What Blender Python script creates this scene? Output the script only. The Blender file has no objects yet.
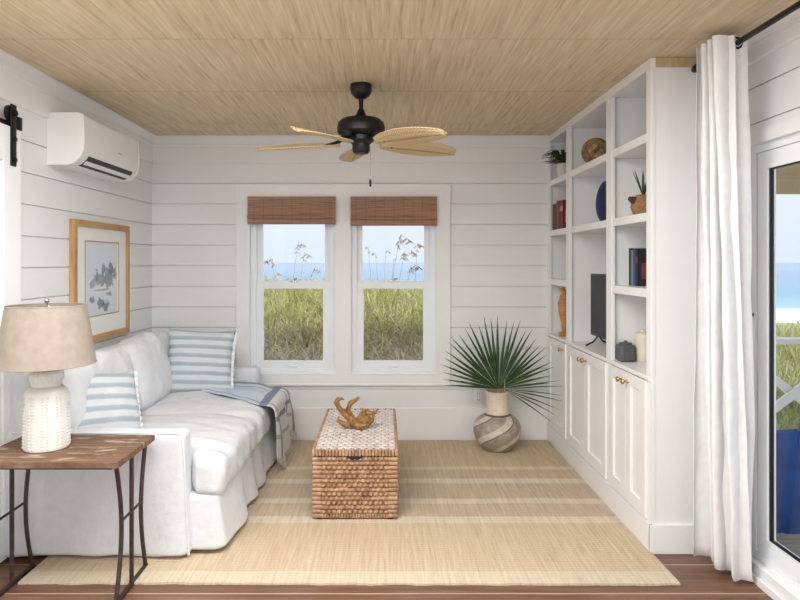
import bpy, bmesh, math, random
from mathutils import Vector, Matrix, noise, Euler
random.seed(7)
PI = math.pi
C = bpy.context.scene.collection
sin, cos = math.sin, math.cos

# ------------------------------------------------------------------ helpers
def lin(r, g, b):
    f = lambda c: (c/255/12.92) if c/255 <= 0.04045 else ((c/255+0.055)/1.055)**2.4
    return (f(r), f(g), f(b), 1.0)

def lerp(a, b, t): return a+(b-a)*t
def clamp(x, a=0.0, b=1.0): return max(a, min(b, x))
def smooth(a, b, x):
    t = clamp((x-a)/(b-a)); return t*t*(3-2*t)
def fbm(p, o=3):
    v = 0; a = 1
    for i in range(o):
        v += a*noise.noise(p); p = p*2.03+Vector((3.1, 7.7, 1.3)); a *= .5
    return v

class N:
    """small node-graph builder around one principled material"""
    def __init__(s, name, col=(200, 200, 200), rough=.5, metal=0, spec=.5):
        s.m = bpy.data.materials.new(name); s.m.use_nodes = True
        s.t = s.m.node_tree; s.n = s.t.nodes; s.l = s.t.links
        s.b = s.n['Principled BSDF']
        s.b.inputs['Base Color'].default_value = lin(*col)
        s.b.inputs['Roughness'].default_value = rough
        s.b.inputs['Metallic'].default_value = metal
        s.b.inputs['Specular IOR Level'].default_value = spec
        s.m.diffuse_color = lin(*col)
    def link(s, a, b): s.l.new(a, b)
    def co(s, kind='Object', scale=(1, 1, 1), rot=(0, 0, 0), loc=(0, 0, 0)):
        tc = s.n.new('ShaderNodeTexCoord'); mp = s.n.new('ShaderNodeMapping')
        mp.inputs['Scale'].default_value = scale; mp.inputs['Rotation'].default_value = rot
        mp.inputs['Location'].default_value = loc
        s.link(tc.outputs[kind], mp.inputs['Vector']); return mp.outputs['Vector']
    def noise(s, v, scale=5, detail=4, rough=.55):
        x = s.n.new('ShaderNodeTexNoise'); x.inputs['Scale'].default_value = scale
        x.inputs['Detail'].default_value = detail; x.inputs['Roughness'].default_value = rough
        s.link(v, x.inputs['Vector']); return x.outputs['Fac']
    def wave(s, v, scale=5, dist=0, d='X', typ='BANDS', prof='SIN'):
        x = s.n.new('ShaderNodeTexWave'); x.wave_type = typ; x.wave_profile = prof
        x.bands_direction = d
        x.inputs['Scale'].default_value = scale; x.inputs['Distortion'].default_value = dist
        s.link(v, x.inputs['Vector']); return x.outputs['Fac']
    def sep(s, v):
        x = s.n.new('ShaderNodeSeparateXYZ'); s.link(v, x.inputs[0]); return x.outputs
    def math(s, op, a, b=None, c=None):
        x = s.n.new('ShaderNodeMath'); x.operation = op
        for i, q in enumerate((a, b, c)):
            if q is None: continue
            if isinstance(q, (int, float)): x.inputs[i].default_value = q
            else: s.link(q, x.inputs[i])
        return x.outputs[0]
    def ramp(s, f, stops, interp='LINEAR'):
        x = s.n.new('ShaderNodeValToRGB'); x.color_ramp.interpolation = interp
        e = x.color_ramp.elements
        while len(e) < len(stops): e.new(.5)
        for el, (p, c) in zip(e, stops):
            el.position = p; el.color = lin(*c)
        s.link(f, x.inputs[0]); return x.outputs[0]
    def mix(s, f, a, b, mode='MIX'):
        x = s.n.new('ShaderNodeMix'); x.data_type = 'RGBA'; x.blend_type = mode
        for i, q in ((0, f), (6, a), (7, b)):
            if isinstance(q, (int, float)): x.inputs[i].default_value = q
            elif isinstance(q, tuple): x.inputs[i].default_value = lin(*q)
            else: s.link(q, x.inputs[i])
        return x.outputs[2]
    def col(s, c): s.link(c, s.b.inputs['Base Color']); return s
    def bump(s, h, st=.3, dist=.01):
        x = s.n.new('ShaderNodeBump'); x.inputs['Strength'].default_value = st
        x.inputs['Distance'].default_value = dist
        s.link(h, x.inputs['Height']); s.link(x.outputs[0], s.b.inputs['Normal']); return s

def simple(name, c1, c2=None, rough=.5, metal=0, scale=20, bump=0, spec=.5, bd=.003, det=3):
    m = N(name, c1, rough, metal, spec)
    f = m.noise(m.co(), scale, det)
    if c2 is None: c2 = tuple(max(0, x-6) for x in c1)
    m.col(m.ramp(f, [(.3, c1), (.7, c2)]))
    if bump: m.bump(f, bump, bd)
    return m.m

class MB:
    def __init__(s): s.bm = bmesh.new(); s.uv = None
    def face(s, vs):
        try: return s.bm.faces.new(vs)
        except ValueError: return None
    def box(s, x0, x1, y0, y1, z0, z1, bev=0, seg=2):
        b = bmesh.new()
        bmesh.ops.create_cube(b, size=1)
        for v in b.verts:
            v.co = Vector((lerp(x0, x1, v.co.x+.5), lerp(y0, y1, v.co.y+.5), lerp(z0, z1, v.co.z+.5)))
        if bev: bmesh.ops.bevel(b, geom=b.edges[:], offset=bev, segments=seg, affect='EDGES', profile=.5)
        s.merge(b); return s
    def merge(s, b, M=None):
        if M: bmesh.ops.transform(b, matrix=M, verts=b.verts)
        me = bpy.data.meshes.new('t'); b.to_mesh(me); b.free()
        s.bm.from_mesh(me); bpy.data.meshes.remove(me)
    def obox(s, c, size, rot, bev=0):
        """oriented box: centre, size, rotation (Euler tuple or Matrix)"""
        b = bmesh.new(); bmesh.ops.create_cube(b, size=1)
        for v in b.verts: v.co = Vector([v.co[i]*size[i] for i in range(3)])
        if bev: bmesh.ops.bevel(b, geom=b.edges[:], offset=bev, segments=2, affect='EDGES', profile=.5)
        R = rot.to_4x4() if isinstance(rot, Matrix) else Euler(rot).to_matrix().to_4x4()
        s.merge(b, Matrix.Translation(c) @ R); return s
    def bar(s, a, b, w, h, bev=0, up=Vector((0, 0, 1))):
        a = Vector(a); b = Vector(b); x = (b-a).normalized()
        y = up.cross(x).normalized(); z = x.cross(y)
        R = Matrix((x, y, z)).transposed()
        return s.obox((a+b)/2, ((b-a).length, w, h), R, bev)
    def tube(s, pts, r, n=10, cap=True):
        pts = [Vector(p) for p in pts]; rs = r if isinstance(r, (list, tuple)) else [r]*len(pts)
        rings = []; prev = None
        for i, p in enumerate(pts):
            t = (pts[min(i+1, len(pts)-1)]-pts[max(i-1, 0)]).normalized()
            if prev is None:
                a = Vector((0, 0, 1)) if abs(t.z) < .9 else Vector((1, 0, 0))
                u = t.cross(a).normalized()
            else: u = (prev-t*prev.dot(t)).normalized()
            prev = u; w = t.cross(u)
            rings.append([s.bm.verts.new(p+rs[i]*(u*cos(2*PI*k/n)+w*sin(2*PI*k/n))) for k in range(n)])
        for A, B in zip(rings, rings[1:]):
            for k in range(n): s.face([A[k], A[(k+1) % n], B[(k+1) % n], B[k]])
        if cap: s.face(rings[0][::-1]); s.face(rings[-1])
        return s
    def lathe(s, prof, c, n=40, f=None):
        """prof: list of (r, z); c: (x, y, z) base; f(ang, r, z) -> r"""
        rings = []
        for r, z in prof:
            if r < 1e-5: rings.append([s.bm.verts.new((c[0], c[1], c[2]+z))])
            else:
                R = []
                for k in range(n):
                    a = 2*PI*k/n; q = f(a, r, z) if f else r
                    R.append(s.bm.verts.new((c[0]+q*cos(a), c[1]+q*sin(a), c[2]+z)))
                rings.append(R)
        for A, B in zip(rings, rings[1:]):
            for k in range(n):
                k2 = (k+1) % n
                if len(A) == 1 and len(B) == 1: continue
                if len(A) == 1: s.face([A[0], B[k2], B[k]])
                elif len(B) == 1: s.face([A[k], A[k2], B[0]])
                else: s.face([A[k], A[k2], B[k2], B[k]])
        return s
    def sphere(s, c, r, sc=(1, 1, 1), u=16, v=10):
        b = bmesh.new(); bmesh.ops.create_uvsphere(b, u_segments=u, v_segments=v, radius=r)
        for q in b.verts: q.co = Vector((q.co.x*sc[0]+c[0], q.co.y*sc[1]+c[1], q.co.z*sc[2]+c[2]))
        s.merge(b); return s
    def torus(s, c, R, r, axis='Z', n=24, m=10):
        pts = []
        V = []
        for i in range(n):
            a = 2*PI*i/n; row = []
            for j in range(m):
                b = 2*PI*j/m; x = (R+r*cos(b))*cos(a); y = (R+r*cos(b))*sin(a); z = r*sin(b)
                p = {'Z': (x, y, z), 'Y': (x, z, y), 'X': (z, x, y)}[axis]
                row.append(s.bm.verts.new(Vector(c)+Vector(p)))
            V.append(row)
        for i in range(n):
            for j in range(m):
                s.face([V[i][j], V[(i+1) % n][j], V[(i+1) % n][(j+1) % m], V[i][(j+1) % m]])
        return s
    def prism(s, poly, lo, hi, axis='Y', bev=0):
        """poly of 2-D points; axis of extrusion"""
        b = bmesh.new()
        def P(q, t):
            return {'Y': (q[0], t, q[1]), 'X': (t, q[0], q[1]), 'Z': (q[0], q[1], t)}[axis]
        A = [b.verts.new(P(q, lo)) for q in poly]; B = [b.verts.new(P(q, hi)) for q in poly]
        b.faces.new(A[::-1]); b.faces.new(B)
        k = len(poly)
        for i in range(k): b.faces.new([A[i], A[(i+1) % k], B[(i+1) % k], B[i]])
        bmesh.ops.recalc_face_normals(b, faces=b.faces)
        if bev: bmesh.ops.bevel(b, geom=b.edges[:], offset=bev, segments=2, affect='EDGES', profile=.5)
        s.merge(b); return s
    def grid(s, f, nu, nv, uv=True):
        L = s.bm.loops.layers.uv.verify() if uv else None
        V = [[s.bm.verts.new(f(i/nu, j/nv)) for j in range(nv+1)] for i in range(nu+1)]
        for i in range(nu):
            for j in range(nv):
                F = s.face([V[i][j], V[i+1][j], V[i+1][j+1], V[i][j+1]])
                if F and uv:
                    for lp, (a, b) in zip(F.loops, ((i, j), (i+1, j), (i+1, j+1), (i, j+1))):
                        lp[L].uv = (a/nu, b/nv)
        return s
    def soft(s, x0, x1, y0, y1, z0, z1, r, n=14, f=None, k=4):
        """rounded, finely divided box; f(p, nrm) -> p deforms it"""
        c = Vector(((x0+x1)/2, (y0+y1)/2, (z0+z1)/2)); h = Vector(((x1-x0)/2, (y1-y0)/2, (z1-z0)/2))
        def axis(H):
            q = [-H+r*i/k for i in range(k)]
            m = max(2, int(n*(2*H-2*r)/max(h)/1.2)+2)
            q += [lerp(-H+r, H-r, i/m) for i in range(m+1)]
            q += [H-r+r*(i+1)/k for i in range(k)]
            return q
        A = [axis(h[i]) for i in range(3)]; D = {}
        def V(i, j, l):
            key = (i, j, l)
            if key not in D:
                p = Vector((A[0][i], A[1][j], A[2][l]))
                q = Vector([clamp(p[t], -h[t]+r, h[t]-r) for t in range(3)]); d = p-q
                nr = d.normalized() if d.length > 1e-9 else Vector((0, 0, 1))
                p = q+nr*r+c
                if f: p = f(p, nr)
                D[key] = s.bm.verts.new(p)
            return D[key]
        a, b, d = (len(q)-1 for q in A)
        for i in range(a):
            for j in range(b):
                s.face([V(i, j, 0), V(i, j+1, 0), V(i+1, j+1, 0), V(i+1, j, 0)])
                s.face([V(i, j, d), V(i+1, j, d), V(i+1, j+1, d), V(i, j+1, d)])
        for i in range(a):
            for l in range(d):
                s.face([V(i, 0, l), V(i+1, 0, l), V(i+1, 0, l+1), V(i, 0, l+1)])
                s.face([V(i, b, l), V(i, b, l+1), V(i+1, b, l+1), V(i+1, b, l)])
        for j in range(b):
            for l in range(d):
                s.face([V(0, j, l), V(0, j, l+1), V(0, j+1, l+1), V(0, j+1, l)])
                s.face([V(a, j, l), V(a, j+1, l), V(a, j+1, l+1), V(a, j, l+1)])
        return s
    def thick(s, t):
        bmesh.ops.recalc_face_normals(s.bm, faces=s.bm.faces)
        bmesh.ops.solidify(s.bm, geom=s.bm.faces[:], thickness=t); return s
    def build(s, name, mat, parent=None, smoothed=True, M=None, recalc=True, origin=None):
        if recalc: bmesh.ops.recalc_face_normals(s.bm, faces=s.bm.faces)
        if M: bmesh.ops.transform(s.bm, matrix=M, verts=s.bm.verts)
        if parent is not None:
            o = Vector((0, 0, 0)); p = parent
            while p is not None: o += p.location; p = p.parent
        elif origin is not None: o = Vector(origin)
        else:
            xs = [v.co for v in s.bm.verts]
            o = Vector(((min(v.x for v in xs)+max(v.x for v in xs))/2, (min(v.y for v in xs)+max(v.y for v in xs))/2, min(v.z for v in xs)))
        bmesh.ops.translate(s.bm, vec=-o, verts=s.bm.verts)
        me = bpy.data.meshes.new(name); s.bm.to_mesh(me); s.bm.free()
        if smoothed:
            for p in me.polygons: p.use_smooth = True
            try: me.set_sharp_from_angle(angle=math.radians(smoothed if smoothed is not True else 40))
            except Exception: pass
        ob = bpy.data.objects.new(name, me); C.objects.link(ob)
        if mat: me.materials.append(mat)
        if parent is not None: ob.parent = parent
        else: ob.location = o
        return ob

def thing(name, label, cat, loc=(0, 0, 0), group=None):
    o = bpy.data.objects.new(name, None); C.objects.link(o); o.location = loc
    o.empty_display_size = .1
    o['label'] = label; o['category'] = cat
    if group: o['group'] = group
    return o
def tag(o, label, cat, group=None, kind=None):
    o['label'] = label; o['category'] = cat
    if group: o['group'] = group
    if kind: o['kind'] = kind
    return o
def struct(o, label=None):
    o['kind'] = 'structure'
    if label: o['label'] = label
    return o
def sempty(name, loc, label=None):
    o = bpy.data.objects.new(name, None); C.objects.link(o); o.location = loc
    return struct(o, label)

# ------------------------------------------------------------------ room numbers (metres; camera at the origin looking +Y)
F = 620.0                       # focal length in pixels of an 800 px wide frame
EYE = 1.433
XL, XR, YB, H = -1.876, 1.69, 4.99, 2.44
YR = -2.6                       # rear wall behind the camera
def at(px, py, Y): return Vector(((px-385)*Y/F, Y, EYE+(262-py)*Y/F))

# ------------------------------------------------------------------ materials
def painted(name, c, rough=.45):
    m = N(name, c, rough)
    v = m.co(); f = m.noise(v, 3, 3); g = m.noise(v, 90, 2)
    m.col(m.ramp(f, [(.3, c), (.7, tuple(x-3 for x in c))])); m.bump(g, .06, .002); return m.m
WALL = painted('white shiplap paint', (233, 234, 234))
TRIM = painted('white trim paint', (238, 238, 237), .38)
CAB = painted('white cabinet paint', (238, 238, 237), .35)
VINYL = painted('white window vinyl', (238, 241, 244), .3)
PLASTIC = painted('white plastic', (236, 236, 234), .35)

def grasscloth(name='grasscloth ceiling paper'):
    m = N(name, (200, 170, 130), .8, spec=.15)
    v = m.co('Object')
    x, y, z = m.sep(v)
    # wallpaper drops 0.87 m wide, each drop offset so the fibres break at the seams
    t = m.math('DIVIDE', m.math('SUBTRACT', y, 2.80), .86)
    drop = m.math('FLOOR', t); fr = m.math('FRACT', t)
    cb = m.n.new('ShaderNodeCombineXYZ')
    m.link(m.math('MULTIPLY', m.math('ADD', x, m.math('MULTIPLY', drop, 3.37)), 58), cb.inputs[0])
    m.link(m.math('MULTIPLY', y, 2.0), cb.inputs[1]); m.link(m.math('MULTIPLY', drop, 5.3), cb.inputs[2])
    f1 = m.noise(cb.outputs[0], 1.0, 3, .65)
    cb2 = m.n.new('ShaderNodeCombineXYZ')
    m.link(m.math('MULTIPLY', x, 170), cb2.inputs[0]); m.link(m.math('MULTIPLY', y, 4), cb2.inputs[1])
    f2 = m.noise(cb2.outputs[0], 1.0, 2, .6)
    a = m.ramp(f1, [(.25, (160, 130, 92)), (.42, (212, 189, 152)), (.58, (228, 209, 176)), (.78, (244, 231, 206))])
    a2 = m.ramp(f2, [(.3, (202, 180, 150)), (.7, (242, 229, 206))])
    c = m.mix(.42, a, a2)
    edge = m.math('LESS_THAN', m.math('MINIMUM', fr, m.math('SUBTRACT', 1, fr)), .006)
    c = m.mix(m.math('MULTIPLY', edge, .22), c, (120, 92, 60))
    dv = m.noise(cb.outputs[0], .03, 1)
    m.col(c); m.bump(m.math('ADD', f1, f2), .35, .004); return m.m
CEIL = grasscloth()

def planks():
    m = N('brown floorboards', (100, 70, 55), .35)
    v = m.co('Object'); x, y, z = m.sep(v)
    t = m.math('DIVIDE', m.math('SUBTRACT', y, 2.676), .128)
    i = m.math('FLOOR', t); fr = m.math('FRACT', t)
    cb = m.n.new('ShaderNodeCombineXYZ')
    m.link(m.math('MULTIPLY', x, 2.2), cb.inputs[0]); m.link(m.math('MULTIPLY', y, 40), cb.inputs[1]); m.link(m.math('MULTIPLY', i, 4.7), cb.inputs[2])
    g = m.noise(cb.outputs[0], 1, 4, .6)
    c = m.ramp(g, [(.25, (88, 60, 45)), (.5, (118, 84, 64)), (.75, (146, 110, 84))])
    w = m.n.new('ShaderNodeTexWhiteNoise'); w.noise_dimensions = '1D'; m.link(i, w.inputs['W'])
    c = m.mix(m.math('MULTIPLY', w.outputs['Value'], .35), c, (82, 54, 42))
    par = m.math('GREATER_THAN', m.math('FRACT', m.math('MULTIPLY', i, .5)), .25)
    e = m.math('LESS_THAN', fr, .05)
    c = m.mix(m.math('MULTIPLY', e, m.math('SUBTRACT', 1, par)), c, (196, 164, 140))
    c = m.mix(m.math('MULTIPLY', e, m.math('MULTIPLY', par, .5)), c, (66, 44, 34))
    m.col(c); m.bump(g, .1, .002); return m.m
FLOOR = planks()

def rugmat():
    m = N('woven jute', (205, 189, 164), .95, spec=.1)
    v = m.co('Object'); x, y, z = m.sep(v)       # object origin at rug centre; y runs away from the camera
    w = m.noise(v, 2.2, 2)
    yy = m.math('ADD', y, m.math('MULTIPLY', m.math('SUBTRACT', w, .5), .035))
    t = m.math('ADD', m.math('DIVIDE', yy, 2.2), .5)     # 0 near .. 1 far
    band = m.ramp(t, [(0, (216, 206, 186)), (.045, (219, 208, 190)), (.05, (204, 184, 156)), (.285, (203, 183, 155)),
                      (.29, (221, 211, 195)), (.325, (221, 211, 195)), (.33, (185, 167, 149)), (.41, (188, 170, 152)),
                      (.415, (219, 208, 194)), (.445, (219, 208, 194)), (.45, (182, 164, 145)), (.56, (184, 166, 149)),
                      (.565, (220, 210, 196)), (.60, (220, 210, 196)), (.605, (187, 169, 146)), (.68, (189, 171, 144)),
                      (.685, (218, 207, 189)), (.71, (218, 207, 189)), (.715, (196, 176, 146)), (1, (202, 182, 152))])
    f = m.noise(m.co('Object', (62, 3, 1)), 1, 4, .72)
    g = m.noise(m.co('Object', (260, 58, 84)), 1, 2, .6)
    c = m.mix(.5, band, m.ramp(f, [(.3, (138, 108, 70)), (.46, (190, 167, 128)), (.6, (214, 198, 166)), (.75, (236, 227, 208))]))
    c = m.mix(.3, c, m.mix(.4, band, m.ramp(g, [(.3, (176, 151, 127)), (.7, (244, 237, 225))])))
    warm = m.noise(m.co('Object', (14, 1.2, 1)), 1, 3, .6)
    c = m.mix(m.ramp(warm, [(.5, (0, 0, 0)), (.72, (90, 90, 90))]), c, (206, 178, 148))
    row = m.wave(m.co('Object'), 14, 1.2, 'Y')
    m.col(c); m.bump(m.math('ADD', m.math('ADD', f, g), m.math('MULTIPLY', row, .5)), .6, .006); return m.m
RUG = rugmat()

def linen(name, c1, c2, rough=.9, sc=1, bump=.25, wr=0.0):
    m = N(name, c1, rough, spec=.15)
    v = m.co('Object')
    a = m.wave(v, 260*sc, .6, 'X'); b = m.wave(v, 260*sc, .6, 'Z')
    n = m.noise(v, 26, 4); w = m.noise(v, 7, 4, .6)
    m.col(m.ramp(n, [(.3, c2), (.7, c1)]))
    h = m.math('ADD', m.math('MULTIPLY', m.math('ADD', a, b), .12), m.math('MULTIPLY', w, 1+wr))
    m.bump(h, bump, .012); return m.m
SLIP = linen('white cotton slipcover', (243, 244, 246), (236, 238, 241), wr=3.2, bump=.6)
CURT = linen('white linen curtain', (245, 245, 244), (238, 238, 237), bump=.3, wr=1.2)
SHADE = linen('tan linen lampshade', (168, 156, 143), (156, 143, 130), sc=.8, bump=.3)

def stripes(name, period, light, dark, axis='Z'):
    m = N(name, light, .9, spec=.15)
    v = m.co('Object'); x, y, z = m.sep(v)
    q = {'X': x, 'Z': z}[axis]
    n = m.noise(v, 9, 3)
    t = m.math('FRACT', m.math('ADD', m.math('DIVIDE', q, period), m.math('MULTIPLY', n, .22)))
    c = m.ramp(t, [(0, light), (.44, light), (.52, dark), (.62, tuple(x-8 for x in dark)), (.9, dark), (.98, light)])
    fine = m.wave(v, 90, .5, axis)
    c = m.mix(m.math('MULTIPLY', fine, .25), c, light)
    m.col(c); m.bump(m.math('ADD', m.noise(v, 60, 3), m.math('MULTIPLY', m.noise(v, 9, 3), 2)), .3, .006); return m.m
PILLOW = stripes('pale blue striped linen', .062, (206, 210, 212), (162, 177, 185))
RUFF = linen('white pillow ruffle', (234, 236, 237), (222, 226, 228))

def throwmat():
    m = N('blue woven throw', (190, 205, 220), .95, spec=.1)
    tc = m.n.new('ShaderNodeTexCoord'); x, y, z = m.sep(tc.outputs['UV'])
    n = m.noise(m.co('Object'), 40, 4); big = m.noise(m.co('Object'), 6, 3)
    c = m.ramp(m.math('ADD', y, m.math('MULTIPLY', big, .12)),
               [(0, (150, 165, 190)), (.05, (202, 216, 230)), (.45, (184, 199, 214)), (.62, (196, 206, 214)), (.66, (212, 210, 206)), (1, (216, 211, 204))])
    def line(src, lo, hi, col, base):
        k = m.math('MULTIPLY', m.math('GREATER_THAN', src, lo), m.math('LESS_THAN', src, hi))
        return m.mix(m.math('MULTIPLY', k, .85), base, col)
    c = line(y, .57, .60, (74, 84, 134), c)
    c = line(x, .03, .10, (92, 96, 112), c); c = line(x, .20, .225, (98, 110, 140), c)
    c = line(x, .90, .935, (112, 124, 154), c); c = line(y, .70, .735, (92, 94, 108), c)
    c = line(y, .83, .86, (150, 150, 156), c)
    c = m.mix(m.math('MULTIPLY', n, .35), c, (222, 224, 226))
    m.col(c); m.bump(n, .5, .006); return m.m
THROW = throwmat()

def wicker(name, c1, c2, c3):
    m = N(name, c2, .42, spec=.6)
    v = m.co('Object')
    n = m.noise(v, 32, 4); f = m.noise(m.co('Object', (1, 1, 3)), 70, 3)
    c = m.ramp(n, [(.28, c3), (.45, c2), (.62, c1), (.8, tuple(min(255, x+22) for x in c1))])
    c = m.mix(m.math('MULTIPLY', f, .5), c, c2)
    m.col(c); m.bump(f, .4, .004); return m.m
WICK = wicker('seagrass weave', (190, 152, 120), (158, 120, 90), (96, 66, 46))
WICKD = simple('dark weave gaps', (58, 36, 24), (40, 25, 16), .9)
WICKTOP = wicker('glare-paled seagrass lid', (226, 214, 206), (204, 190, 182), (150, 132, 122))  # whitish glare on the lid top put into the base colour
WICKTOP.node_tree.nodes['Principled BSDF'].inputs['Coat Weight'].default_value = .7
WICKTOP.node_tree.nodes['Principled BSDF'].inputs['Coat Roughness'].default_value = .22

def woodmat(name, a, b, c, scale=(3, 40, 40), rough=.5, bump=.2):
    m = N(name, b, rough, spec=.4)
    f = m.noise(m.co('Object', scale), 1, 5, .65)
    g = m.noise(m.co('Object'), 6, 4)
    col = m.ramp(f, [(.25, a), (.5, b), (.75, c)])
    col = m.mix(m.math('MULTIPLY', g, .4), col, a)
    m.col(col); m.bump(f, bump, .004); return m.m
OAK = woodmat('oak picture frame', (150, 110, 70), (190, 148, 100), (214, 176, 128), (30, 3, 3))
def tabletop():
    m = N('weathered table planks', (120, 90, 65), .65, spec=.3)
    f = m.noise(m.co('Object', (4, 60, 8)), 1, 5, .7)
    g = m.noise(m.co('Object', (10, 26, 10)), 1, 4, .6)
    c = m.ramp(f, [(.25, (70, 49, 36)), (.5, (112, 84, 64)), (.75, (150, 122, 98))])
    c = m.mix(m.ramp(g, [(.54, (0, 0, 0)), (.66, (215, 215, 215))]), c, (186, 174, 158))
    m.col(c); m.bump(m.math('ADD', f, g), .4, .004); return m.m
TABLE = tabletop()
IRON = simple('rusty dark iron', (84, 70, 62), (56, 48, 45), .55, .55, 40, .15)
BLACK = simple('matte black metal', (26, 27, 28), (20, 20, 21), .4, .3, 30)
GOLD = simple('brushed brass', (190, 152, 92), (170, 132, 76), .3, .9, 60)
CERAM = simple('off white ceramic', (226, 223, 216), (214, 210, 202), .35, 0, 14, .05)
CREAM = simple('cream ceramic', (226, 216, 200), (212, 200, 182), .5, 0, 18, .1)
STEEL = simple('brushed nickel', (190, 190, 188), (172, 172, 170), .25, .9, 60)
DARK = simple('black shadow gap', (24, 24, 26), (18, 18, 20), .6)
SLOT = simple('dark vent plastic and gap shade', (52, 54, 58), (40, 42, 46), .5)

def vase_mat():
    m = N('swirled vase glaze', (190, 178, 160), .5)
    v = m.co('Object'); x, y, z = m.sep(v)
    a = m.math('ARCTAN2', y, x)
    t = m.math('FRACT', m.math('ADD', m.math('ADD', m.math('MULTIPLY', a, 4/(2*PI)), m.math('MULTIPLY', z, -6.5)), .35))
    n = m.noise(v, 22, 5, .7)
    g = m.ramp(n, [(.3, (138, 125, 112)), (.55, (166, 153, 139)), (.8, (198, 188, 174))])
    cr = m.ramp(n, [(.3, (190, 178, 160)), (.7, (218, 208, 192))])
    k = m.ramp(t, [(.0, (0, 0, 0)), (.30, (0, 0, 0)), (.33, (255, 255, 255)), (.97, (255, 255, 255)), (1, (0, 0, 0))])
    edge = m.math('LESS_THAN', m.math('ABSOLUTE', m.math('SUBTRACT', t, .33)), .035)
    body = m.mix(k, cr, g); body = m.mix(m.math('MULTIPLY', edge, .7), body, (84, 70, 60))
    zone = m.math('GREATER_THAN', z, .268)
    c = m.mix(zone, body, m.ramp(n, [(.3, (206, 188, 166)), (.7, (226, 212, 194))]))
    line = m.math('LESS_THAN', m.math('ABSOLUTE', m.math('SUBTRACT', z, .268)), .006)
    c = m.mix(line, c, (96, 80, 68))
    m.col(c); m.bump(n, .2, .003); return m.m
VASE = vase_mat()
def leafmat(name, a, b, c):
    m = N(name, b, .45, spec=.4)
    n = m.noise(m.co('Object'), 12, 3)
    m.col(m.ramp(n, [(.3, a), (.55, b), (.8, c)])); return m.m
PALM = leafmat('palm green', (36, 58, 36), (58, 84, 50), (88, 110, 66))
PALMDRY = leafmat('palm stalk', (120, 120, 60), (150, 140, 80), (170, 160, 100))
HOUSEPL = leafmat('houseplant green', (40, 52, 34), (58, 74, 46), (86, 98, 66))

def bamboo():
    m = N('woven wood blind', (140, 95, 70), .75, spec=.2)
    v = m.co('Object')
    f = m.noise(m.co('Object', (5, 5, 170)), 1, 3, .7)
    g = m.noise(m.co('Object', (1.5, 1.5, 40)), 1, 2, .6)
    x, y, z = m.sep(v)
    cord = m.math('LESS_THAN', m.math('FRACT', m.math('DIVIDE', x, .075)), .06)
    c = m.ramp(f, [(.25, (122, 90, 70)), (.45, (164, 128, 104)), (.62, (186, 150, 127)), (.8, (212, 182, 160))])
    c = m.mix(m.math('MULTIPLY', g, .45), c, (134, 104, 90))
    c = m.mix(m.math('MULTIPLY', cord, .3), c, (96, 62, 46))
    m.col(c); m.bump(f, .4, .004); return m.m
BAMBOO = bamboo()

def glass(name='clear window glass'):
    m = bpy.data.materials.new(name); m.use_nodes = True; t = m.node_tree; t.nodes.clear()
    o = t.nodes.new('ShaderNodeOutputMaterial'); tr = t.nodes.new('ShaderNodeBsdfTransparent'); gl = t.nodes.new('ShaderNodeBsdfGlossy')
    gl.inputs['Roughness'].default_value = .02; tr.inputs['Color'].default_value = (.985, .99, .99, 1)
    lw = t.nodes.new('ShaderNodeLayerWeight'); lw.inputs['Blend'].default_value = .5
    pw = t.nodes.new('ShaderNodeMath'); pw.operation = 'POWER'; pw.inputs[1].default_value = 5
    fr = t.nodes.new('ShaderNodeMath'); fr.operation = 'MULTIPLY_ADD'; fr.inputs[1].default_value = .7; fr.inputs[2].default_value = .006
    t.links.new(lw.outputs['Facing'], pw.inputs[0]); t.links.new(pw.outputs[0], fr.inputs[0])
    mx = t.nodes.new('ShaderNodeMixShader')
    t.links.new(fr.outputs[0], mx.inputs[0]); t.links.new(tr.outputs[0], mx.inputs[1]); t.links.new(gl.outputs[0], mx.inputs[2])
    t.links.new(mx.outputs[0], o.inputs[0]); m.diffuse_color = (.8, .9, 1, .3); return m
GLASS = glass()

# ------------------------------------------------------------------ the room shell
PITCH = .1655; Z0 = 2.065
SEAMS = sorted(Z0+PITCH*k for k in range(-13, 3))
def boards(mb, run0, run1, holes, front, back, axis, zmax=H, zmin=0):
    """shiplap boards between seams; holes = [(a, b, z0, z1)]; front/back: coordinate of the face"""
    g = .0030
    zs = [zmin]+[z for z in SEAMS if zmin+.03 < z < zmax-.02]+[zmax]
    for a, b in zip(zs, zs[1:]):
        lo, hi = a+g, b-g
        cuts = sorted({lo, hi} | {q for h in holes for q in (h[2], h[3]) if lo < q < hi})
        for z0, z1 in zip(cuts, cuts[1:]):
            segs = [(run0, run1)]; zm = (z0+z1)/2
            for h in holes:
                if h[2] < zm < h[3]:
                    ns = []
                    for s0, s1 in segs:
                        if h[0] > s0: ns.append((s0, min(s1, h[0])))
                        if h[1] < s1: ns.append((max(s0, h[1]), s1))
                    segs = [q for q in ns if q[1]-q[0] > .001]
            for s0, s1 in segs:
                f0, f1 = min(front, back), max(front, back)
                if axis == 'X': mb.box(s0, s1, f0, f1, z0, z1)
                else: mb.box(f0, f1, s0, s1, z0, z1)
    return mb
def slab(mb, run0, run1, holes, f0, f1, axis, z0=0, z1=H):
    """plain wall slab with rectangular holes"""
    xs = sorted({run0, run1} | {q for h in holes for q in h[:2]}); zs = sorted({z0, z1} | {q for h in holes for q in h[2:]})
    for a, b in zip(xs, xs[1:]):
        for c, d in zip(zs, zs[1:]):
            m = ((a+b)/2, (c+d)/2)
            if any(h[0] < m[0] < h[1] and h[2] < m[1] < h[3] for h in holes): continue
            if axis == 'X': mb.box(a, b, f0, f1, c, d)
            else: mb.box(f0, f1, a, b, c, d)
    return mb

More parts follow.
